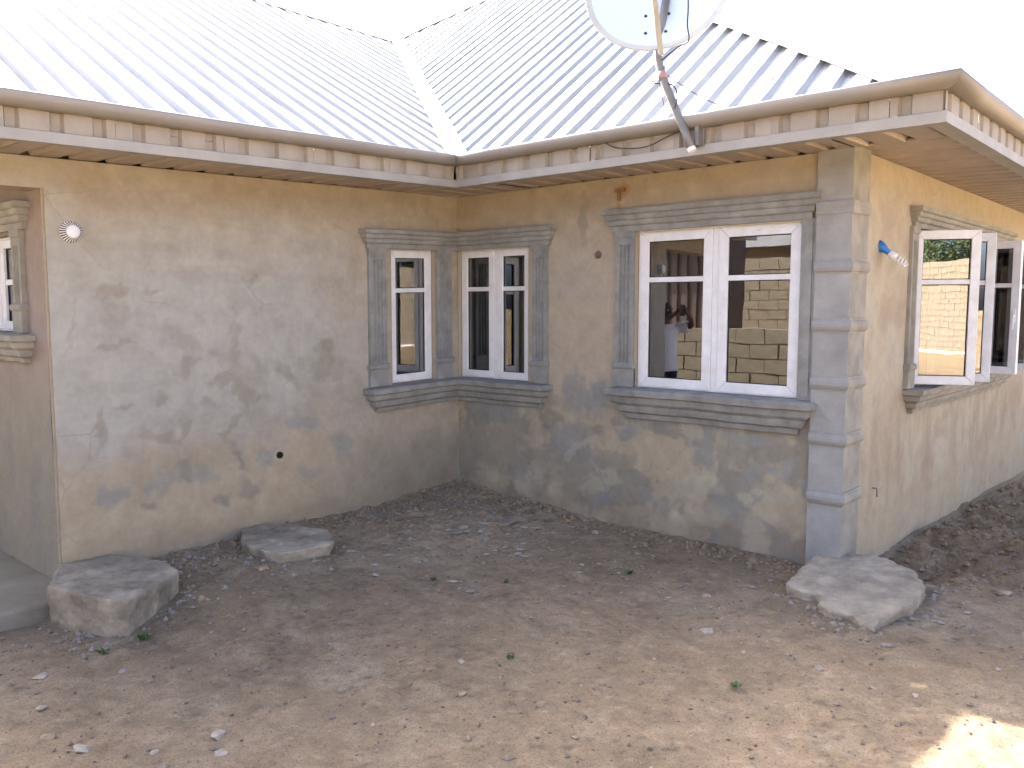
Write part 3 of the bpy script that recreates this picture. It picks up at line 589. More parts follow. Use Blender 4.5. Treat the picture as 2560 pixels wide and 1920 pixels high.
# ------------------------------------------------------------------ windows
def sash_mesh(fr, a0, a1, c0, c1, w, b0, b1, bars=(), g=.0009):
    mb = MB(); i0, i1, j0, j1 = a0+w, a1-w, c0+w, c1-w
    fprism(mb, fr, [(a0, c0+g), (i0, j0+g), (i0, j1-g), (a0, c1-g)], b0, b1)
    fprism(mb, fr, [(a1, c0+g), (a1, c1-g), (i1, j1-g), (i1, j0+g)], b0, b1)
    fprism(mb, fr, [(a0+g, c0), (a1-g, c0), (i1-g, j0), (i0+g, j0)], b0, b1)
    fprism(mb, fr, [(a0+g, c1), (i0+g, j1), (i1-g, j1), (a1-g, c1)], b0, b1)
    for c in bars: fbox(mb, fr, i0-.001, i1+.001, b0+.012, b1-.006, c-.019, c+.019)
    return mb
def glaze(win, fr, a0, a1, c0, c1, w, b, bar):
    """panes and their black gaskets inside one sash"""
    i0, i1, j0, j1 = a0+w, a1-w, c0+w, c1-w
    for (p, q) in ((j0, bar-.019), (bar+.019, j1)):
        fbox(MB(), fr, i0-.004, i1+.004, b-.003, b+.003, p-.004, q+.004).build('pane', glass, win)
        m = MB(); g = .006
        for (x0, x1, y0, y1) in ((i0, i0+g, p, q), (i1-g, i1, p, q), (i0+g, i1-g, p, p+g), (i0+g, i1-g, q-g, q)):
            fbox(m, fr, x0, x1, b+.0035, b+.010, y0, y1)
        m.build('gasket', gasketm, win)
LINT = [(.0,0.0),(.03,.0),(.03,.042),(.045,.046),(.052,.056),(.052,.084),(.066,.088),(.072,.098),(.072,.124),(.088,.128),(.094,.136),(.094,.166),(.0,.178)]
SILL = [(.02,-.235),(.035,-.23),(.04,-.195),(.052,-.19),(.07,-.178),(.078,-.15),(.078,-.128),(.095,-.122),(.112,-.105),(.116,-.075),(.116,-.062),(.135,-.058),(.145,-.05),(.147,-.012),(.14,-.004),(0,.004)]
def pilaster(win, fr, a0, a1, c0, c1, mat=cement, flutes=3, name='side_moulding'):
    m = MB(); w = a1-a0
    if flutes:
        poly = [(a0, -.01), (a0, .026)]; gw = w*.16; sp = w*.62/flutes
        for k in range(flutes):
            ce = a0+w*.19+sp*(k+.5)
            poly += [(ce-gw/2, .026), (ce-gw*.3, .012), (ce, .007), (ce+gw*.3, .012), (ce+gw/2, .026)]
        poly += [(a1, .026), (a1, -.01)]
        vprism(m, fr, poly, c0+.19, c1-.10); fbox(m, fr, a0, a1, -.01, .0262, c1-.10, c1-.045)
    else: fbox(m, fr, a0, a1, -.01, .026, c0+.13, c1-.045)
    fbox(m, fr, a0-.004, a1+.004, -.01, .036, c0, c0+.14)
    vv = [(.036, c0+.14), (.046, c0+.15), (.050, c0+.166), (.046, c0+.182), (.030, c0+.192)]
    mould(m, fr, a0, a1, [(b, c) for b, c in vv], q=.3)
    fbox(m, fr, a0-.006, a1+.006, -.01, .034, c1-.045, c1+.004)
    return m.build(name, mat, win)
def handle(win, fr, a, c, b, s=1):
    m = MB(); fbox(m, fr, a-.012, a+.012, b-.012, b, c-.06, c+.06); fbox(m, fr, a-.009, a+.009, b-.05, b-.012, c-.01, c+.01); fbox(m, fr, a-.009, a+.009, b-.05, b-.035, c-.12, c+.01)
    return m.build('handle', whitem, win, bevel=.003)
# -- large window beside the corner pilaster
w2 = empty('window', FB(2.6, 0, 1.07), house); w2['label'] = 'large two light casement window beside the corner pilaster'
bf, bb = -.035, -.095
m = MB(); fbox(m, FB, 1.962, 1.978, bb, bf-.004, 1.076, 2.28); fbox(m, FB, 3.250, 3.268, bb, bf-.004, 1.076, 2.28); fbox(m, FB, 1.978, 3.25, bb, bf-.004, 2.268, 2.28); fbox(m, FB, 1.978, 3.25, bb, bf-.004, 1.076, 1.082)
fbox(m, FB, 2.593, 2.641, bb, bf-.006, 1.082, 2.268); m.build('frame', upvc, w2, bevel=.002)
for (p, q) in ((1.979, 2.591), (2.643, 3.249)):
    sash_mesh(FB, p, q, 1.083, 2.267, .072, bb, bf, (1.905,)).build('sash', upvc, w2, bevel=.003); glaze(w2, FB, p, q, 1.083, 2.267, .072, -.06, 1.905)
m = MB()
for (a, c, l) in ((2.93, 2.236, .05), (3.03, 2.244, .03), (3.09, 2.240, .05), (2.93, 2.228, .035)): fbox(m, FB, a, a+l, bf-.002, bf+.0008, c-.002, c+.002)
tag(m.build('print_marks', inkm, w2), kind='stuff')
mould(MB(), FB, 1.78, 3.315, [(b, 2.277+c) for b, c in LINT]).build('lintel_moulding', cement, w2)
mould(MB(), FB, 1.94, 3.25, [(b, 1.07+c) for b, c in SILL], q=1.15).build('sill_moulding', cement, w2)
pilaster(w2, FB, 1.785, 1.953, 1.074, 2.278); m = MB(); fbox(m, FB, 3.276, 3.372, -.01, .022, 1.074, 2.278); fbox(m, FB, 3.30, 3.352, -.01, .03, 1.1, 2.26); m.build('side_moulding', cement, w2)
# -- pair of lights at the inner corner
w1 = empty('window', FB(.44, 0, 1.05), house); w1['label'] = 'narrow two light casement window on the back wall at the inner corner'
m = MB(); fbox(m, FB, .016, .028, bb, bf-.004, 1.05, 2.218); fbox(m, FB, .852, .864, bb, bf-.004, 1.05, 2.218); fbox(m, FB, .028, .852, bb, bf-.004, 2.208, 2.218); fbox(m, FB, .028, .852, bb, bf-.004, 1.05, 1.056)
fbox(m, FB, .428, .468, bb, bf-.006, 1.056, 2.208); m.build('frame', upvc, w1, bevel=.002)
for (p, q) in ((.029, .426), (.470, .851)):
    sash_mesh(FB, p, q, 1.057, 2.207, .062, bb, bf, (1.86,)).build('sash', upvc, w1, bevel=.003); glaze(w1, FB, p, q, 1.057, 2.207, .062, -.06, 1.86)
mould(MB(), FB, 0, 1.09, [(b, 2.213+c*.93) for b, c in LINT], e0='mitre').build('lintel_moulding', cement, w1)
mould(MB(), FB, 0, .98, [(b, 1.044+c*.9) for b, c in SILL], e0='mitre', q=1.1).build('sill_moulding', cement, w1)
pilaster(w1, FB, .93, 1.09, 1.048, 2.214)
a1 = empty('window', FA(-.54, 0, 1.06), house); a1['label'] = 'single light casement window on the left wing at the inner corner'
m = MB(); fbox(m, FA, -.796, -.784, bb, bf-.004, 1.055, 2.216); fbox(m, FA, -.309, -.297, bb, bf-.004, 1.055, 2.216); fbox(m, FA, -.784, -.309, bb, bf-.004, 2.206, 2.216); fbox(m, FA, -.784, -.309, bb, bf-.004, 1.055, 1.061); m.build('frame', upvc, a1, bevel=.002)
sash_mesh(FA, -.783, -.310, 1.062, 2.205, .064, bb, bf, (1.86,)).build('sash', upvc, a1, bevel=.003); glaze(a1, FA, -.783, -.310, 1.062, 2.205, .064, -.06, 1.86)
mould(MB(), FA, -1.045, 0, [(b, 2.213+c*.93) for b, c in LINT], e1='mitre').build('lintel_moulding', cement, a1)
mould(MB(), FA, -.96, 0, [(b, 1.044+c*.9) for b, c in SILL], e1='mitre', q=1.1).build('sill_moulding', cement, a1)
pilaster(a1, FA, -1.055, -.87, 1.052, 2.214); pilaster(a1, FA, -.283, -.10, 1.052, 2.214)
# -- porch window
wd = empty('window', FD(-.9, 0, 1.53), house); wd['label'] = 'small porch window at the left edge, framed by mouldings'
m = MB(); fbox(m, FD, -1.315, -1.30, bb, bf, 1.535, 2.165); fbox(m, FD, -.52, -.505, bb, bf, 1.535, 2.165); fbox(m, FD, -1.30, -.52, bb, bf, 2.15, 2.165); fbox(m, FD, -1.30, -.52, bb, bf, 1.535, 1.545); fbox(m, FD, -.93, -.89, bb, bf-.003, 1.545, 2.15); m.build('frame', upvc, wd, bevel=.002)
for (p, q) in ((-1.298, -.932), (-.888, -.522)):
    sash_mesh(FD, p, q, 1.547, 2.148, .055, bb, bf+.002, (1.865,)).build('sash', upvc, wd, bevel=.003); glaze(wd, FD, p, q, 1.547, 2.148, .055, -.06, 1.865)
mould(MB(), FD, -1.6, -.30, [(b, 2.19+c) for b, c in LINT]).build('lintel_moulding', cementC, wd)
mould(MB(), FD, -1.45, -.36, [(b, 1.525+c*.8) for b, c in SILL], q=1.).build('sill_moulding', cementC, wd)
pilaster(wd, FD, -.495, -.34, 1.53, 2.19, cementC); pilaster(wd, FD, -1.48, -1.325, 1.53, 2.19, cementC)
# -- right-hand window with open casements
wc = empty('window', FC(2.8, 0, 1.07), house); wc['label'] = 'long window on the right hand wall with its casements swung open'
m = MB(); fbox(m, FC, 1.424, 1.45, bb, bf, 1.074, 2.306); fbox(m, FC, 4.27, 4.296, bb, bf, 1.074, 2.306); fbox(m, FC, 1.45, 4.27, bb, bf, 2.28, 2.306); fbox(m, FC, 1.45, 4.27, bb, bf, 1.074, 1.10)
for a in (1.93, 2.42, 2.89, 3.36, 3.82): fbox(m, FC, a-.022, a+.022, bb, bf-.003, 1.10, 2.28)
m.build('frame', upvc, wc, bevel=.002)
sash_mesh(FC, 2.443, 2.867, 1.102, 2.278, .065, bb, bf+.003, (1.89,)).build('sash', upvc, wc, bevel=.003); glaze(wc, FC, 2.443, 2.867, 1.102, 2.278, .065, -.06, 1.89)
def open_sash(y, d, s, wd_=.455, side=1, hd=False):
    """casement hinged at y swinging out to direction d"""
    d = Vector((d[0], d[1], 0)).normalized(); n = Vector((d.y, -d.x, 0)) if side > 0 else Vector((-d.y, d.x, 0))
    fr = Fr((LB-.03, y, 0), d, n)
    sash_mesh(fr, 0, wd_, 1.098, 2.282, .066, -.03, .03, (1.89,)).build('sash', upvc, wc, bevel=.003); glaze(wc, fr, 0, wd_, 1.098, 2.282, .066, 0., 1.89)
    if hd: handle(wc, Fr((LB-.03, y, 0), d, -n), wd_-.033, 1.62, -.03)
open_sash(1.465, (.388, .205), 1, .47); open_sash(1.945, (.44, .115), 1, .46); open_sash(3.10, (.42, -.03), 1, .44, hd=True); open_sash(3.72, (.42, -.05), 1, .46)
mould(MB(), FC, 1.33, 4.40, [(b, 2.30+c*.9) for b, c in LINT]).build('lintel_moulding', cementC, wc)
mould(MB(), FC, 1.42, 4.30, [(b, 1.07+c*.85) for b, c in SILL], q=1.1).build('sill_moulding', cementC, wc)
pilaster(wc, FC, 1.26, 1.41, 1.072, 2.30, cementC); pilaster(wc, FC, 4.31, 4.46, 1.072, 2.30, cementC)
# -- corner pilaster
cp = empty('corner_pilaster', (LB, 0, -.05), house); cp['label'] = 'grey banded cement pilaster on the outer corner'
D = .04; m = MB(); pl = [(3.378, .0), (3.378, -D), (LB+D, -D), (LB+D, .262), (LB, .262), (LB, 0)]
def prism_xy(m, poly, z0, z1):
    n = len(poly); return m.add([(x, y, z0) for x, y in poly]+[(x, y, z1) for x, y in poly], [tuple(range(n))[::-1], tuple(range(n, 2*n))]+[(i, (i+1) % n, n+(i+1) % n, n+i) for i in range(n)])
prism_xy(MB(), [(3.378,.01),(3.378,-D),(LB+D,-D),(LB+.0005,-.0005),(LB-.02,.01)], -.25, ZS+.004).build('shaft', cementP, cp)
prism_xy(MB(), [(LB+D,-D),(LB+D,.262),(LB-.01,.262),(LB-.01,.0),(LB+.0005,-.0005)], -.25, ZS+.02).build('shaft', cementC, cp)
roll = lambda z: [(-.02,z-.052),(.004,z-.052),(.007,z-.042),(.016,z-.036),(.025,z-.016),(.025,z+.006),(.016,z+.024),(.008,z+.03),(.008,z+.044),(-.02,z+.046)]
for z in (2.335, 1.966, 1.584, 1.205, .834, .44):
    rr = roll(z) if z < 2.2 else [(-.02,z-.04),(.008,z-.04),(.012,z-.03),(.012,z+.0),(.018,z+.012),(.018,z+.04),(-.02,z+.045)]
    # band on the grey face and its return on the face with bounced light in its colour, mitred on the arris
    vs = []; n = len(rr)
    for (x, y, mx, my) in ((3.378, -D, 0, -1), (LB+D, -D, 1, -1)): vs += [(x+mx*o_, y+my*o_, zz) for o_, zz in rr]
    MB().add(vs, [(k, (k+1) % n, n+(k+1) % n, n+k) for k in range(n)]+[tuple(range(n))[::-1], tuple(range(n, 2*n))]).build('band', cementP, cp)
    vs = []
    for (x, y, mx, my) in ((LB+D, -D, 1, -1), (LB+D, .262, 1, 0)): vs += [(x+mx*o_, y+my*o_, zz) for o_, zz in rr]
    MB().add(vs, [(k, (k+1) % n, n+(k+1) % n, n+k) for k in range(n)]+[tuple(range(n))[::-1], tuple(range(n, 2*n))]).build('band', cementC, cp)
# -- small fittings set in the walls
m = MB(); fr = Fr((0, -1.935, .562), (0, 1, 0), (1, 0, 0)); k = 14
m.add([fr(.026*math.cos(2*math.pi*i/k), b, .026*math.sin(2*math.pi*i/k)) for b in (-.01, .012) for i in range(k)], [(i, (i+1) % k, k+(i+1) % k, k+i) for i in range(k)])
m.build('waste_pipe', wirem, house, smooth=True)
m = MB(); m.add([fr(.0255*math.cos(2*math.pi*i/k), .007, .0255*math.sin(2*math.pi*i/k)) for i in range(k)], [tuple(range(k))]); m.build('pipe_mouth', blackm, house)
m = MB(); m.tube([(LB-.02,.664,.40),(LB+.03,.664,.40),(LB+.035,.66,.34)], .006); m.build('rebar_hook', polem, house)
m = MB(); m.ball((1.61,-.012,2.115), (.028,.02,.03)); m.tube([(1.61,0,2.11),(1.615,-.05,2.10),(1.62,-.055,2.085)], .006); m.build('cable_boss', pmat('rusty_boss', (.17,.10,.09), .8), house)

m = MB(); fbox(m, FB, 1.77, 1.86, -.02, .03, 2.585, 2.615); fbox(m, FB, 1.80, 1.815, .0, .035, 2.52, 2.60); m.build('wall_bracket', pmat('rusty_iron', (.30, .17, .09), .85, var=.35, scale=20), house)

# ------------------------------------------------------------------ round vent cowl
vt = empty('vent_cowl', (0, -3.387, 2.165)); tag(vt, 'round white slotted vent cowl high on the left wall', 'vent')
fr = Fr((0, -3.387, 2.165), (0, 1, 0), (1, 0, 0)); k = 24
m = MB()
for i in range(k):
    t0 = 2*math.pi*i/k; t1 = t0+2*math.pi/k*.5
    m.add([fr(.068*math.cos(t0), .008, .068*math.sin(t0)), fr(.068*math.cos(t1), .008, .068*math.sin(t1)), fr(.040*math.cos(t1), .05, .040*math.sin(t1)), fr(.040*math.cos(t0), .05, .040*math.sin(t0)),
           fr(.064*math.cos(t0), .006, .064*math.sin(t0)), fr(.064*math.cos(t1), .006, .064*math.sin(t1)), fr(.036*math.cos(t1), .046, .036*math.sin(t1)), fr(.036*math.cos(t0), .046, .036*math.sin(t0))],
          [(0,1,2,3),(4,7,6,5),(0,4,5,1),(1,5,6,2),(2,6,7,3),(3,7,4,0)])
m.build('slats', whitem, vt)
m = MB(); prof = [(0, .062), (.02, .061), (.038, .056), (.043, .05), (.040, .046)]
m.add([fr(r_*math.cos(2*math.pi*i/k), b, r_*math.sin(2*math.pi*i/k)) for r_, b in prof for i in range(k)], [(j*k+i, j*k+(i+1) % k, (j+1)*k+(i+1) % k, (j+1)*k+i) for j in range(len(prof)-1) for i in range(k)])
m.build('cap', whitem, vt, smooth=True)
m = MB(); m.add([fr(.066*math.cos(2*math.pi*i/k), .0075, .066*math.sin(2*math.pi*i/k)) for i in range(k)]+[fr(.034*math.cos(2*math.pi*i/k), .042, .034*math.sin(2*math.pi*i/k)) for i in range(k)], [(i, (i+1) % k, k+(i+1) % k, k+i) for i in range(k)]+[tuple(range(k, 2*k))]); m.build('throat', blackm, vt)

# ------------------------------------------------------------------ spiral bulb in a blue holder
bl = empty('light_bulb', (LB, .626, 2.12)); tag(bl, 'white spiral energy saving bulb in a blue holder on the right hand wall', 'light bulb')
b0 = Vector((LB+.0, .626, 2.118)); bd = Vector((.80, .12, -.62)).normalized(); ba = bd.cross(Vector((0, 0, 1))).normalized(); bb_ = bd.cross(ba)
def lathe(prof, name, mat, parent, o0=b0, d0=bd, seg=18):
    a_ = d0.cross(Vector((.1, .2, 1))).normalized(); c_ = d0.cross(a_); m = MB(); vs = []
    for r_, t in prof:
        for i in range(seg): an = 2*math.pi*i/seg; vs.append(o0+d0*t+(a_*math.cos(an)+c_*math.sin(an))*r_)
    fs = [(j*seg+i, j*seg+(i+1) % seg, (j+1)*seg+(i+1) % seg, (j+1)*seg+i) for j in range(len(prof)-1) for i in range(seg)]
    fs += [tuple(range(seg))[::-1], tuple(range((len(prof)-1)*seg, len(prof)*seg))]
    return m.add(vs, fs).build(name, mat, parent, smooth=True)
lathe([(.036, -.03), (.036, .0), (.032, .022), (.022, .04), (.019, .075)], 'holder', bluem, bl)
lathe([(.020, .075), (.026, .082), (.028, .12), (.026, .128), (.014, .134)], 'ballast', whitem, bl)
m = MB(); pth = []
for i in range(90):
    t = i/89; an = t*2*math.pi*3.6; pth.append(b0+bd*(.132+.085*t)+(ba*math.cos(an)+bb_*math.sin(an))*(.021*(1-.25*t)))
m.tube(pth, .0065, 7); m.build('spiral_tube', whitem, bl, smooth=True)

# ------------------------------------------------------------------ satellite dish on the eave
dish = empty('satellite_dish', (2.83, -.70, 2.70)); tag(dish, 'pale satellite dish on a bent pole clamped to the eave above the large window', 'satellite dish')
pole = [(2.832,-.715,2.700),(2.797,-.715,2.781),(2.754,-.72,2.876),(2.672,-.735,3.068),(2.625,-.74,3.179),(2.592,-.735,3.281),(2.572,-.715,3.369),(2.565,-.66,3.50),(2.565,-.60,3.72)]
m = MB(); m.tube(pole, .026, 14); m.build('pole', polem, dish, smooth=True)
m = MB(); m.tube([pole[0], Vector(pole[0])+Vector((.010,-.0,-.023))], .0265, 14); m.tube([Vector(pole[0])+Vector((.0103,0,-.0238)), Vector(pole[0])+Vector((.011,0,-.025))], .012, 10); m.build('pole_end', whitem, dish, smooth=False)
m = MB(); m.box(2.838, 2.866, -.69, -E_-.012, 2.715, 2.87); m.box(2.81, 2.885, -E_-.022, -E_-.012, 2.715, 2.83); m.build('bracket', polem, dish, bevel=.004)
hd = Vector((.42, -.907, 0)).normalized(); el = R(17); dn = hd*math.cos(el)+Vector((0, 0, math.sin(el))); du = Vector((0, 0, math.cos(el)))-hd*math.sin(el); dr = du.cross(dn)
RD = .475; bot = Vector((2.585, -.78, 3.335)); dc = bot+du*RD
def dpt(r_, an, off): return dc+dr*(r_*math.cos(an))+du*(r_*math.sin(an))+dn*off
seg = 64; prof = [(0.001, -.085)]+[(RD*t, -.085+.085*t*t) for t in (.2, .4, .6, .75, .85, .92)]
m = MB(); vs = [dpt(r_, 2*math.pi*i/seg, b) for r_, b in prof for i in range(seg)]
m.add(vs, [(j*seg+i, j*seg+(i+1) % seg, (j+1)*seg+(i+1) % seg, (j+1)*seg+i) for j in range(len(prof)-1) for i in range(seg)]); m.build('reflector', dishm, dish, smooth=True)
prof = [(RD*.92, -.0131), (RD*.955, -.008), (RD*.985, -.002), (RD, .004), (RD*1.008, 0), (RD*1.004, -.012), (RD*.98, -.014), (RD*.6, -.062), (RD*.2, -.09), (.002, -.093)]
m = MB(); vs = [dpt(r_, 2*math.pi*i/seg, b) for r_, b in prof for i in range(seg)]
m.add(vs, [(j*seg+i, j*seg+(i+1) % seg, (j+1)*seg+(i+1) % seg, (j+1)*seg+i) for j in range(len(prof)-1) for i in range(seg)]); m.build('rim', dishrim, dish, smooth=True)
for (x, y) in ((-.075, -.18), (-.065, -.325), (.065, -.325), (.075, -.18)):
    c = dc+dr*x+du*y+dn*(-.085+.085*(x*x+y*y)/RD**2); m = MB(); m.ball(c, .011, 10, 6); m.build('bolt', wirem, dish)
a0_ = bot+dr*.045-du*.012-dn*.03; a1_ = bot+dr*.04+dn*.30+du*.10; a2_ = bot+dr*.02+dn*.52+du*.27
m = MB(); m.tube([a0_, bot+dr*.045-du*.008+dn*.03, a1_, a2_], .022, 4); m.build('feed_arm', beigem, dish)
lathe([(.02, 0), (.03, .01), (.03, .07), (.022, .08), (.022, .12)], 'feed_horn', beigem, dish, a2_, (dc-a2_).normalized())
def curve(pts, n=6):
    P = [Vector(p) for p in pts]; out = []
    for i in range(len(P)-1):
        p0, p1, p2, p3 = P[max(i-1, 0)], P[i], P[i+1], P[min(i+2, len(P)-1)]
        for k in range(n):
            t = k/n; out.append(.5*((2*p1)+(p2-p0)*t+(2*p0-5*p1+4*p2-p3)*t*t+(3*p1-p0-3*p2+p3)*t**3))
    return out+[P[-1]]
m = MB(); m.tube(curve([a2_+Vector((.02,0,-.02)), (2.95,-1.02,3.72), (2.90,-.90,3.52), (2.868,-.85,3.41), (2.82,-.75,3.347), (2.726,-.72,3.335), (2.62,-.74,3.27)]), .0045, 6); m.build('cable', wirem, dish, smooth=True)
m = MB(); m.tube(curve([(2.632,-.735,3.192), (2.81,-.60,3.045), (2.96,-.48,2.96)]), .0025, 5); m.tube([(2.64,-.735,3.20),(2.655,-.76,3.225)], .004, 5); m.build('guy_wire', wirem, dish)
m = MB(); m.tube(curve([(2.60,-.74,3.165), (2.604,-.70,3.06), (2.606,-.66,2.955)]), .0025, 5); m.build('guy_wire', wirem, dish)
m = MB(); m.tube(curve([(2.66,-.745,3.12), (2.72,-.75,3.09), (2.745,-.75,3.03), (2.73,-.75,2.955), (2.71,-.745,2.97)]), .004, 6)
m.tube(curve([(2.60,-.74,3.20), (2.56,-.75,3.17), (2.575,-.76,3.135), (2.63,-.765,3.12)]), .004, 6); m.build('cable', wirem, dish, smooth=True)
m = MB(); m.tube([(2.638,-.738,3.15), (2.618,-.74,3.195)], .030, 14); m.build('red_tape', redm, dish, smooth=True)
m = MB(); m.tube(curve([(2.775,-.70,2.82), (2.65,-E_-.02,2.815), (2.587,-E_-.02,2.798), (2.484,-E_-.02,2.767), (2.363,-E_-.02,2.763), (2.20,-E_-.02,2.79), (2.124,-E_-.02,2.83)]), .0035, 6); m.build('cable', wirem, dish, smooth=True)

# ------------------------------------------------------------------ broken concrete and stones
def lump(name, poly, zt_, zb_, mat, seed, vox=.011, disp=.02, taper=.02, sc=.10, tilt=(0, 0)):
    c = sum((Vector((x, y, 0)) for x, y in poly), Vector())/len(poly); m = MB(); n = len(poly)
    top = [(x, y, zt_+tilt[0]*(x-c.x)+tilt[1]*(y-c.y)) for x, y in poly]; low = [(c.x+(x-c.x)*(1+taper), c.y+(y-c.y)*(1+taper), zb_) for x, y in poly]
    m.add(top+low, [tuple(range(n)), tuple(range(n, 2*n))[::-1]]+[(i, n+i, n+(i+1) % n, (i+1) % n) for i in range(n)])
    o = m.build(name, mat, smooth=True)
    r = o.modifiers.new('remesh', 'REMESH'); r.mode = 'VOXEL'; r.voxel_size = vox; r.use_smooth_shade = True
    s = o.modifiers.new('smooth', 'SMOOTH'); s.iterations = 1; s.factor = .4
    for k, (q, d) in enumerate(((sc, disp), (sc*.33, disp*.6), (sc*.1, disp*.3))):
        t = bpy.data.textures.new(name+'_relief', 'CLOUDS'); t.noise_scale = q; t.noise_depth = 4
        dm = o.modifiers.new('relief', 'DISPLACE'); dm.texture = t; dm.strength = d; dm.mid_level = .5; dm.texture_coords = 'GLOBAL'
    t = bpy.data.textures.new(name+'_chips', 'VORONOI'); t.noise_scale = sc*.9; t.distance_metric = 'DISTANCE'
    dm = o.modifiers.new('chips', 'DISPLACE'); dm.texture = t; dm.strength = min(disp*1.2, .016); dm.mid_level = .35; dm.texture_coords = 'GLOBAL'
    return o
o = lump('concrete_block', [(.41,-3.76),(-.02,-3.53),(.02,-3.25),(.43,-3.07),(.70,-3.11),(.78,-3.22),(.99,-3.55),(.88,-3.62),(.73,-3.67)], .075, -.30, concrete, 1, disp=.018, taper=-.03)
tag(o, 'thick squared concrete block against the left wall, nearest the porch floor', 'concrete block')
o = lump('concrete_slab', [(.34,-2.48),(.02,-2.28),(.02,-2.05),(.52,-1.87),(.84,-2.05),(.82,-2.25),(.79,-2.44),(.66,-2.49)], .055, -.045, concrete, 2, disp=.018, taper=-.08)
tag(o, 'thin broken concrete slab halfway along the left wall, undercut at its front', 'concrete slab')
o = lump('concrete_footing', [(3.51,-.64),(3.47,-.38),(3.45,.02),(3.76,.15),(3.93,.08),(4.09,-.04),(4.18,-.19),(4.20,-.54),(4.12,-.81),(4.15,-.98),(4.07,-.94),(3.99,-.86),(3.88,-.87),(3.78,-.81),(3.71,-.65),(3.62,-.69)], .015, -.20, rockm, 3, disp=.032, taper=-.06, sc=.12, tilt=(.0, .07))
tag(o, 'large pinkish broken concrete footing at the base of the corner pilaster', 'concrete footing')
def stone_mesh(seed, flat, r=1.0):
    g = np.random.default_rng(seed); bm = bmesh.new()
    for _ in range(17):
        v = Vector(g.normal(size=3)).normalized()*g.uniform(.75, 1.05)
        bm.verts.new((v.x*1.15*r, v.y*.95*r, v.z*flat*r))
    h = bmesh.ops.convex_hull(bm, input=bm.verts); bmesh.ops.delete(bm, geom=[e for e in h['geom_interior'] if isinstance(e, bmesh.types.BMVert)], context='VERTS')
    bmesh.ops.bevel(bm, geom=list(bm.edges), offset=.05*r, segments=1, affect='EDGES', profile=.5)
    me = bpy.data.meshes.new('stone'); bm.to_mesh(me); bm.free(); return me
STONES = [(1.60,-4.21,.054,'pale oval stone high in the lower left corner of the yard','w',.5),(1.88,-4.28,.057,'beige rounded stone just below the pale oval one at lower left','o',.5),(2.11,-4.23,.081,'largest flat grey stone near the lower left corner','w',.35),(2.44,-3.82,.070,'white angular stone standing out on the lower left earth','w',.6),(2.36,-4.05,.035,'small pale green stone between the white angular and large flat ones','w',.5),(.91,-3.08,.058,'beige lump of mortar beside the thick concrete block','o',.8),(1.18,-4.07,.079,'thin pale sliver of stone lying flat near the left edge','w',.22),(1.47,-3.79,.048,'grey stone in the pale rut at left','g',.5),(2.58,-3.88,.058,'flat pale flake just right of the white angular stone','w',.22),(.78,-2.58,.071,'chunk of mortar under the front of the thin slab','o',.7),(1.82,-.31,.062,'pale upright stone near the back wall below the sills','w',.8),(2.76,-2.71,.039,'light grey cubic stone in the middle of the yard','w',.8),(2.90,-3.37,.030,'small white pebble at the bottom centre','w',.6),(1.39,-2.13,.052,'pale stone in front of the thin slab','w',.5),(1.22,-.66,.20,'long flat shard of broken concrete in the inner corner','g',.12),(1.47,-.81,.12,'grey flat flake just in front of the long shard','g',.15),(1.11,-1.13,.12,'grey flake of concrete left of the long shard','g',.15),(3.02,-2.96,.043,'orange sandy lump near the bottom centre','o',.5),(3.36,-2.52,.022,'tiny bright white chip right of the yard centre','w',.6),(2.36,-.53,.052,'larger of two brown stones at the foot of the back wall','g',.7),(2.48,-.53,.040,'smaller of two brown stones at the foot of the back wall','g',.7),(2.09,-1.96,.059,'half buried brown stone left of the yard centre','g',.4),(1.65,-1.97,.036,'small grey stone beside a green sprig','g',.6),(2.31,-.94,.038,'small beige stone in the shade below the large window','o',.6),(3.46,-1.54,.086,'pale split stone in front of the pinkish footing','w',.45),(3.17,-1.01,.054,'pale flat stone left of the pinkish footing','w',.4),(4.11,-1.65,.057,'thin sliver standing on edge above the sunlit patch','g',.25),(4.55,-1.67,.035,'small pale stone nearest the edge of the sunlit patch','w',.5),(4.51,.29,.079,'pale stone by the right edge behind the footing','w',.45),(4.25,-1.10,.058,'grey stone half buried in front of the footing','g',.4),(3.06,-.24,.038,'small grey stone at the wall left of the footing','g',.7),(3.94,-1.60,.036,'grey pebble just left of the sliver standing on edge','g',.6),(3.75,-1.70,.024,'tiny pale pebble farther left of the standing sliver','w',.6),(4.76,-1.12,.030,'small pale stone at the right edge above the sunlit patch','w',.5)]
for i, (x, y, s, lab, cm, fl) in enumerate(STONES):
    me = stone_mesh(40+i, fl, s*.56); me.materials.append({'w': stonew, 'g': stoneg, 'o': stoneo}[cm])
    o = bpy.data.objects.new('stone', me); COL.objects.link(o); o.location = (x, y, gpt(x, y)+s*.56*fl*.22)
    o.rotation_euler = (random.uniform(-.2, .2), random.uniform(-.2, .2), random.uniform(0, 6.28)); tag(o, lab, 'stone', 'loose stones in the yard')
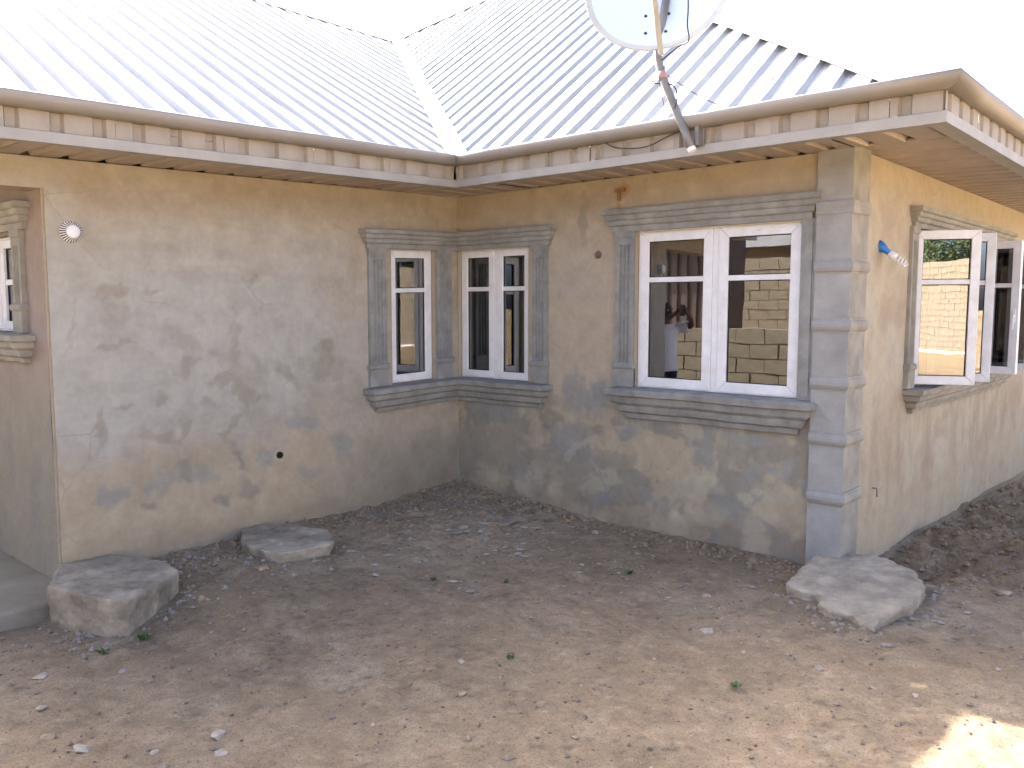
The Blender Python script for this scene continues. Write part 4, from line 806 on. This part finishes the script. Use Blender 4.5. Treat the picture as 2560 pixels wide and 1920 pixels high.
# uncountable gravel and dark litter
def scatter(name, n, smin, smax, mat, label, cat, pfun, flat=.6, sink=.2):
    vs = []; fs = []; g = np.random.default_rng(len(name)*7)
    base = np.array([(1,0,0),(0,1,0),(-1,0,0),(0,-1,0),(0,0,1),(0,0,-1)], float); tri = [(0,1,4),(1,2,4),(2,3,4),(3,0,4),(1,0,5),(2,1,5),(3,2,5),(0,3,5)]
    pts = pfun(g, n); zz = gz(pts[:, 0], pts[:, 1])
    for (x, y), z in zip(pts, zz):
        s = smin+(smax-smin)*g.random()**3; v = base*g.uniform(.55, 1.3, (6, 1))*s; an = g.random()*6.28; ca, sa = math.cos(an), math.sin(an)
        X = v[:, 0]*ca-v[:, 1]*sa*.75; Y = v[:, 0]*sa+v[:, 1]*ca*.75; k = len(vs)
        vs += [(x+X[i], y+Y[i], z+v[i, 2]*flat+s*flat*(.5-sink)) for i in range(6)]; fs += [tuple(j+k for j in t) for t in tri]
    o = MB(); o.v = vs; o.f = fs; o = o.build(name, mat, recalc=False); tag(o, label, cat, kind='stuff'); return o
def pf(g, n):
    a = np.stack([g.uniform(.02, 6, n), g.uniform(-5.5, 2.5, n)], 1)
    b = np.stack([np.abs(g.normal(.0, .8, n))+.03, -np.abs(g.normal(.0, 1.0, n))-.05], 1)
    c = np.stack([np.abs(g.normal(.0, .45, n))+.03, g.uniform(-3.2, -1, n)], 1)
    d = np.stack([g.uniform(3.65, 5.5, n), g.uniform(.1, 4, n)], 1)
    q = g.random(n); o = np.where((q < .42)[:, None], a, np.where((q < .68)[:, None], b, np.where((q < .85)[:, None], c, d)))
    k = ((o[:, 0] < 3.5) & (o[:, 1] > -.03)); o[k, 1] = -.05-np.abs(o[k, 1])*.5
    return o
scatter('gravel', 7500, .003, .024, gravm, 'fine gravel and mortar crumbs strewn over the bare earth', 'gravel', pf)
scatter('pale_grit', 700, .003, .012, stonew, 'pale grit and plaster chips scattered over the yard', 'grit', pf)
scatter('dark_litter', 2600, .004, .016, debm, 'dark dry leaf bits and twigs scattered over the bare earth', 'litter', lambda g, n: np.stack([g.uniform(.1, 6.5, n), g.uniform(-5.5, -.1, n)], 1), flat=.3)
scatter('soil_clods', 2600, .008, .045, pmat('soil_clod', (.265, .19, .122), .95, var=.4, scale=15, bump=.5), 'crumbly brown soil clods heaped along the foot of the walls', 'soil clods', lambda g, n: np.where((g.random(n) < .5)[:, None], np.stack([3.62+np.abs(g.normal(0, .7, n)), g.uniform(.15, 5, n)], 1), np.where((g.random(n) < .55)[:, None], np.stack([.02+np.abs(g.normal(0, .22, n)), g.uniform(-3.1, 0, n)], 1), np.stack([g.uniform(.05, 3.4, n), -.03-np.abs(g.normal(0, .16, n))], 1))), flat=.7, sink=.35)
def ring(g, n):
    L_ = [(.95,-3.55),(.80,-3.20),(.6,-3.7),(.85,-2.45),(.86,-2.1),(.6,-2.52),(3.5,-.6),(3.8,-.85),(4.1,-1.0),(4.25,-.5),(4.2,-.1),(.15,-2.7),(.3,-2.9),(.9,-3.68)]
    k = g.integers(0, len(L_), n); return np.array(L_)[k]+g.normal(0, .11, (n, 2))
scatter('rubble', 700, .006, .034, stoneg, 'small rubble and crumbs banked round the broken concrete', 'rubble', ring, flat=.6, sink=.35)
scatter('plaster_flakes', 420, .006, .05, pmat('plaster_flake', (.36, .33, .27), .9, var=.3, scale=12), 'pale flakes of fallen plaster and mortar lying in the inner corner', 'plaster flakes', lambda g, n: np.stack([np.clip(.95+g.normal(0, .55, n), .05, 3), -np.clip(.85+g.normal(0, .5, n), .06, 3)], 1), flat=.18, sink=.1)
# small weeds
def weed(x, y, h, n, label, name='weed', spread=.5):
    m = MB(); g = random.Random(int(x*1000)); z = gpt(x, y)
    for i in range(n):
        an = g.uniform(0, 6.28); l = h*g.uniform(.5, 1.1); d = Vector((math.cos(an)*spread, math.sin(an)*spread, g.uniform(.35, 1))).normalized(); s = d.cross(Vector((0, 0, 1))).normalized()
        p0 = Vector((x+g.uniform(-.3, .3)*h, y+g.uniform(-.3, .3)*h, z)); w_ = l*g.uniform(.14, .26)
        p1 = p0+d*l*.5+s*w_; p2 = p0+d*l*.5-s*w_; p3 = p0+d*l+Vector((0, 0, -l*.15))
        m.add([p0, p1, p3, p2], [(0, 1, 2), (0, 2, 3)])
    o = m.build(name, leafm, recalc=False, org=(x, y, z)); tag(o, label, 'weed', 'small weeds in the yard')
weed(1.09, -3.52, .07, 16, 'bright green leafy weed at the front corner of the thick concrete block'); weed(1.13, -3.75, .05, 12, 'low weed tuft just left of the block\'s front edge'); weed(2.57, -.97, .05, 14, 'dull green weed below the large window')
weed(2.92, -2.51, .045, 10, 'small dark green sprig in the middle of the yard'); weed(1.75, -1.95, .045, 10, 'green sprig beside the small grey stone'); weed(3.91, -2.10, .045, 9, 'faded green tuft left of the sunlit patch'); weed(2.14, -1.69, .04, 9, 'tiny green sprig left of the yard centre')

# ------------------------------------------------------------------ what the windows mirror: block walls, trees and a man behind the camera
def block_wall(name, label, O, u, n, L, h, near, seed, cat='wall'):
    """sandcrete block wall; blocks within 'near' (along-wall range) are pieces of their own"""
    fr = Fr(O, u, n); root = empty(name, fr(L/2, 0, 0)); tag(root, label, cat); g = random.Random(seed)
    fbox(MB(), fr, .01, L-.01, -.15, -.012, -.4, h-.02).build('mortar', mortarm, root)
    bw, bh = .45, .225; me = None; rest = MB(); r = 0; c = 0.0
    while c < h-.05:
        a = -(bw/2 if r % 2 else 0); q = min(bh, h-c)
        while a < L:
            x0, x1 = max(a, 0)+.007, min(a+bw, L)-.007
            if x1-x0 > .06:
                pr = g.uniform(-.005, .007); f = g.random() > .01
                if near and near[0] < (x0+x1)/2 < near[1]:
                    full_ = x1-x0 > bw-.03
                    if me is None or not full_:
                        m_ = MB(); fr0 = Fr((0, 0, 0), u, n); fbox(m_, fr0, -(x1-x0)/2, (x1-x0)/2, -.14, .004, .007, q-.007)
                        o = m_.build('block', blockm, root, org=(0, 0, 0)); mm = o.data
                        if full_ and q == bh: me = mm
                    else:
                        o = bpy.data.objects.new('block', me); COL.objects.link(o); o.parent = root
                    o.location = fr((x0+x1)/2, pr, c)-wloc(root)
                else: fbox(rest, fr, x0, x1, -.14, .004+pr, c+.007, c+q-.007)
            a += bw
        c += bh; r += 1
    if rest.v: tag(rest.build('blocks', blockm, root), kind='stuff')
    return root
block_wall('boundary_wall', 'tall unrendered block boundary wall mirrored in the large window', (-9, -12.3, .05), (1, 0, 0), (0, 1, 0), 15, 2.75, (4.6, 8.0), 3)
block_wall('boundary_wall', 'sunlit block boundary wall mirrored in the open casements', (22.0, -24, .0), (0, 1, 0), (-1, 0, 0), 34, 3.4, (3, 8.5), 4)
block_wall('garden_wall', 'low unfinished block wall behind the man, mirrored in the large window', (-2.6, -6.15, -.2), (1, 0, 0), (0, 1, 0), 3.6, 1.52, (0, 4), 5)
m = MB(); m.tube([(21.2, -20, .06), (21.1, -12, .06), (21.3, -2, .06)], .06, 8); tag(m.build('water_pipe', whitem), 'long white pipe lying along the foot of the sunlit boundary wall', 'pipe')
def tree(x, y, zc, rx, rz, n, label, seed):
    g = np.random.default_rng(seed); root = empty('tree', (x, y, 0)); tag(root, label, 'tree', 'trees beyond the boundary wall')
    m = MB(); m.tube([(x, y, -.2), (x+.05, y, zc*.4), (x-.05, y+.1, zc*.7), (x, y, zc)], [.16, .12, .09, .04], 8)
    for k in range(5):
        an = k*1.3+seed; m.tube([(x, y, zc*.6+k*.12), (x+math.cos(an)*rx*.6, y+math.sin(an)*rx*.6, zc+.3*k*.3)], [.05, .015], 6)
    m.build('trunk', barkm, root, smooth=True)
    v = g.normal(size=(n, 3)); v /= np.linalg.norm(v, axis=1)[:, None]; r = g.uniform(.35, 1, n)**.5*(.65+.5*fbm(v[:, 0]*2+9, v[:, 1]*2+v[:, 2]*1.7, seed)); p = v*r[:, None]*np.array((rx, rx, rz))+np.array((x, y, zc))
    vs = []; fs = []
    for i in range(n):
        a = Vector(g.normal(size=3)).normalized(); b = a.cross(Vector(g.normal(size=3))).normalized(); l = g.uniform(.05, .11); c = Vector(p[i]); k = len(vs)
        vs += [c-a*l, c+b*l*.45, c+a*l, c-b*l*.45]; fs.append((k, k+1, k+2, k+3))
    o = MB(); o.v = [tuple(q) for q in vs]; o.f = fs; o.build('crown', treem, root, recalc=False)
tree(24.6, -15.0, 4.3, 1.9, 1.2, 5000, 'bushy tree beyond the sunlit wall opposite the open casements', 3); tree(24.8, -18.6, 4.4, 1.8, 1.3, 5000, 'second bushy tree along the sunlit wall', 5); tree(24.5, -22.0, 4.2, 1.7, 1.1, 4500, 'third bushy tree along the sunlit wall', 8)

# ------------------------------------------------------------------ man with a phone on the porch
def person():
    pos = Vector((-.50, -4.36, -.055)); fwd = Vector((.93, .36, 0)).normalized(); rgt = Vector((fwd.y, -fwd.x, 0)); S = 1.02
    T = lambda p: pos+(rgt*p[0]+fwd*p[1]+Vector((0, 0, p[2])))*S
    root = empty('person', pos); tag(root, 'man in a white shirt and dark trousers raising a phone, mirrored in the large window', 'person')
    def loft(m, rings, seg=20):
        vs = []; fs = []
        for (z, cx, cy, rx, ry) in rings:
            for i in range(seg): an = 2*math.pi*i/seg; vs.append(T((cx+rx*math.cos(an), cy+ry*math.sin(an), z)))
        for j in range(len(rings)-1):
            for i in range(seg): fs.append((j*seg+i, j*seg+(i+1) % seg, (j+1)*seg+(i+1) % seg, (j+1)*seg+i))
        fs += [tuple(range(seg))[::-1], tuple(range((len(rings)-1)*seg, len(rings)*seg))]; m.add(vs, fs)
    def tb(m, pts, rs, seg=12): m.tube([T(p) for p in pts], [r*S for r in rs], seg)
    rot = Matrix((rgt, fwd, Vector((0, 0, 1)))).transposed()
    def bl_(m, p, r): m.ball(T(p), [q*S for q in r], 16, 10, rot)
    def finish(m, name, mat, vox, par=root, it=3):
        o = m.build(name, mat, par, smooth=True); r = o.modifiers.new('remesh', 'REMESH'); r.mode = 'VOXEL'; r.voxel_size = vox; r.use_smooth_shade = True
        q = o.modifiers.new('smooth', 'SMOOTH'); q.iterations = it; q.factor = .5; return o
    m = MB()
    bl_(m, (0, .015, 1.665), (.073, .092, .108)); bl_(m, (0, .045, 1.60), (.052, .062, .055)); tb(m, [(0, -.005, 1.44), (0, .0, 1.60)], [.062, .054])
    tb(m, [(0, .10, 1.685), (0, .112, 1.648), (0, .118, 1.640)], [.010, .016, .010], 8); bl_(m, (0, .094, 1.605), (.026, .012, .007)); bl_(m, (0, .094, 1.594), (.022, .012, .007)); bl_(m, (0, .092, 1.695), (.052, .012, .010))
    for sx in (-1, 1):
        bl_(m, (sx*.075, .005, 1.655), (.010, .018, .031))
        tb(m, [(sx*.17, -.01, 1.42), (sx*.25, .09, 1.45), (sx*.285, .19, 1.475)], [.055, .048, .042]); tb(m, [(sx*.285, .19, 1.475), (sx*.20, .27, 1.56), (sx*.105, .325, 1.625)], [.042, .037, .027])
        tb(m, [(sx*.105, .325, 1.625), (sx*.075, .345, 1.655)], [.026, .030]); bl_(m, (sx*.068, .348, 1.665), (.022, .034, .042))
        for k, (dz, l) in enumerate(((.036, .062), (.015, .072), (-.006, .068), (-.026, .052))):
            b = (sx*.058, .362, 1.665+dz); tb(m, [b, (sx*(.058-.35*l), .378, 1.668+dz), (sx*(.058-.75*l), .370, 1.67+dz)], [.0095, .009, .0075], 8)
        tb(m, [(sx*.062, .335, 1.64), (sx*.05, .322, 1.662), (sx*.033, .330, 1.675)], [.012, .011, .009], 8)
        tb(m, [(sx*.10, 0, .92), (sx*.10, .01, .50), (sx*.105, -.01, .10)], [.080, .050, .036]); bl_(m, (sx*.11, .05, .05), (.038, .10, .03))
    loft(m, [(.88, 0, 0, .15, .10), (1.05, 0, 0, .135, .09), (1.25, 0, 0, .155, .10), (1.40, 0, -.005, .17, .095), (1.46, 0, -.005, .10, .07)])
    finish(m, 'body', skinm, .0075)
    m = MB(); bl_(m, (0, -.005, 1.695), (.079, .092, .092)); bl_(m, (0, -.04, 1.66), (.072, .062, .085)); finish(m, 'hair', hairm, .012)
    for sx in (-1, 1):
        m = MB(); bl_(m, (sx*.031, .094, 1.668), (.013, .009, .008)); m.build('eye', whitem, root, smooth=True)
    m = MB(); loft(m, [(.86, 0, .0, .195, .135), (.95, 0, 0, .185, .13), (1.10, 0, 0, .17, .12), (1.28, 0, 0, .18, .122), (1.40, 0, -.005, .19, .11), (1.455, 0, -.005, .13, .085), (1.485, 0, -.003, .075, .068)])
    for sx in (-1, 1): tb(m, [(sx*.14, -.005, 1.415), (sx*.20, .04, 1.432), (sx*.262, .12, 1.452), (sx*.272, .15, 1.458)], [.072, .07, .072, .074])
    finish(m, 'shirt', shirtm, .011)
    m = MB(); loft(m, [(.84, 0, 0, .165, .115), (.96, 0, 0, .165, .112), (1.0, 0, 0, .16, .11)])
    for sx in (-1, 1): tb(m, [(sx*.092, 0, .92), (sx*.10, .012, .52), (sx*.105, -.005, .09)], [.098, .078, .062])
    finish(m, 'trousers', trousm, .012)
    for sx in (-1, 1):
        m = MB(); bl_(m, (sx*.11, .06, .045), (.045, .13, .042)); bl_(m, (sx*.11, -.03, .05), (.042, .06, .05)); m.build('shoe', wirem, root, smooth=True)
    m = MB(); fr = Fr(T((0, .352, 1.672)), rgt, fwd); fbox(m, fr, -.042, .042, -.004, .004, -.074, .074)
    o = m.build('phone', wirem, bevel=.003); tag(o, 'dark phone held up in front of the man\'s face', 'phone')
person()

# ------------------------------------------------------------------ dark shed, added behind the low wall to darken the mirrored view
sh = empty('shed', (-4.2, -9.6, 0)); tag(sh, 'dark brown metal shed added behind the low wall to darken the view mirrored in the large window', 'shed')
shm = pmat('brown_sheet', (.075, .055, .05), .6, var=.3, scale=2)
pts = prof_pts(-6.6, -2.15, 0., .06, .04); m = MB()
m.add([v for x, d in pts for v in ((x, -9.2-d*.03, -.2), (x, -9.2-d*.03, 3.05))], [(2*i, 2*i+2, 2*i+3, 2*i+1) for i in range(len(pts)-1)]); m.build('wall', shm, sh, recalc=False)
MB().box(-6.6, -6.5, -10., -9.24, -.2, 3.05).build('wall', shm, sh); MB().box(-2.25, -2.15, -10., -9.24, -.2, 3.05).build('wall', shm, sh)
MB().add([(-6.9,-8.85,3.02),(-1.95,-8.85,3.02),(-1.95,-10.2,3.5),(-6.9,-10.2,3.5),(-6.9,-8.85,3.06),(-1.95,-8.85,3.06),(-1.95,-10.2,3.54),(-6.9,-10.2,3.54)], [(0,3,2,1),(4,5,6,7),(0,1,5,4),(1,2,6,5),(2,3,7,6),(3,0,4,7)]).build('roof', roofm, sh)

nh = empty('neighbour_house', (-4, -17, 0)); tag(nh, 'grey roofed neighbouring house beyond the tall unrendered wall, mirrored in the large window', 'house')
MB().box(-9, 1, -20, -15, 0, 3.3).build('wall', pmat('neighbour_render', (.26, .21, .16), .9, var=.2, scale=2), nh)
MB().add([(-9.6,-14.4,3.2),(1.6,-14.4,3.2),(1.6,-20.6,3.2),(-9.6,-20.6,3.2),(-6,-17.5,5.0),(-2,-17.5,5.0)], [(0,1,5,4),(1,2,5),(2,3,4,5),(3,0,4),(3,2,1,0)]).build('roof', pmat('grey_sheet', (.15, .155, .165), .6, var=.2, scale=2), nh)
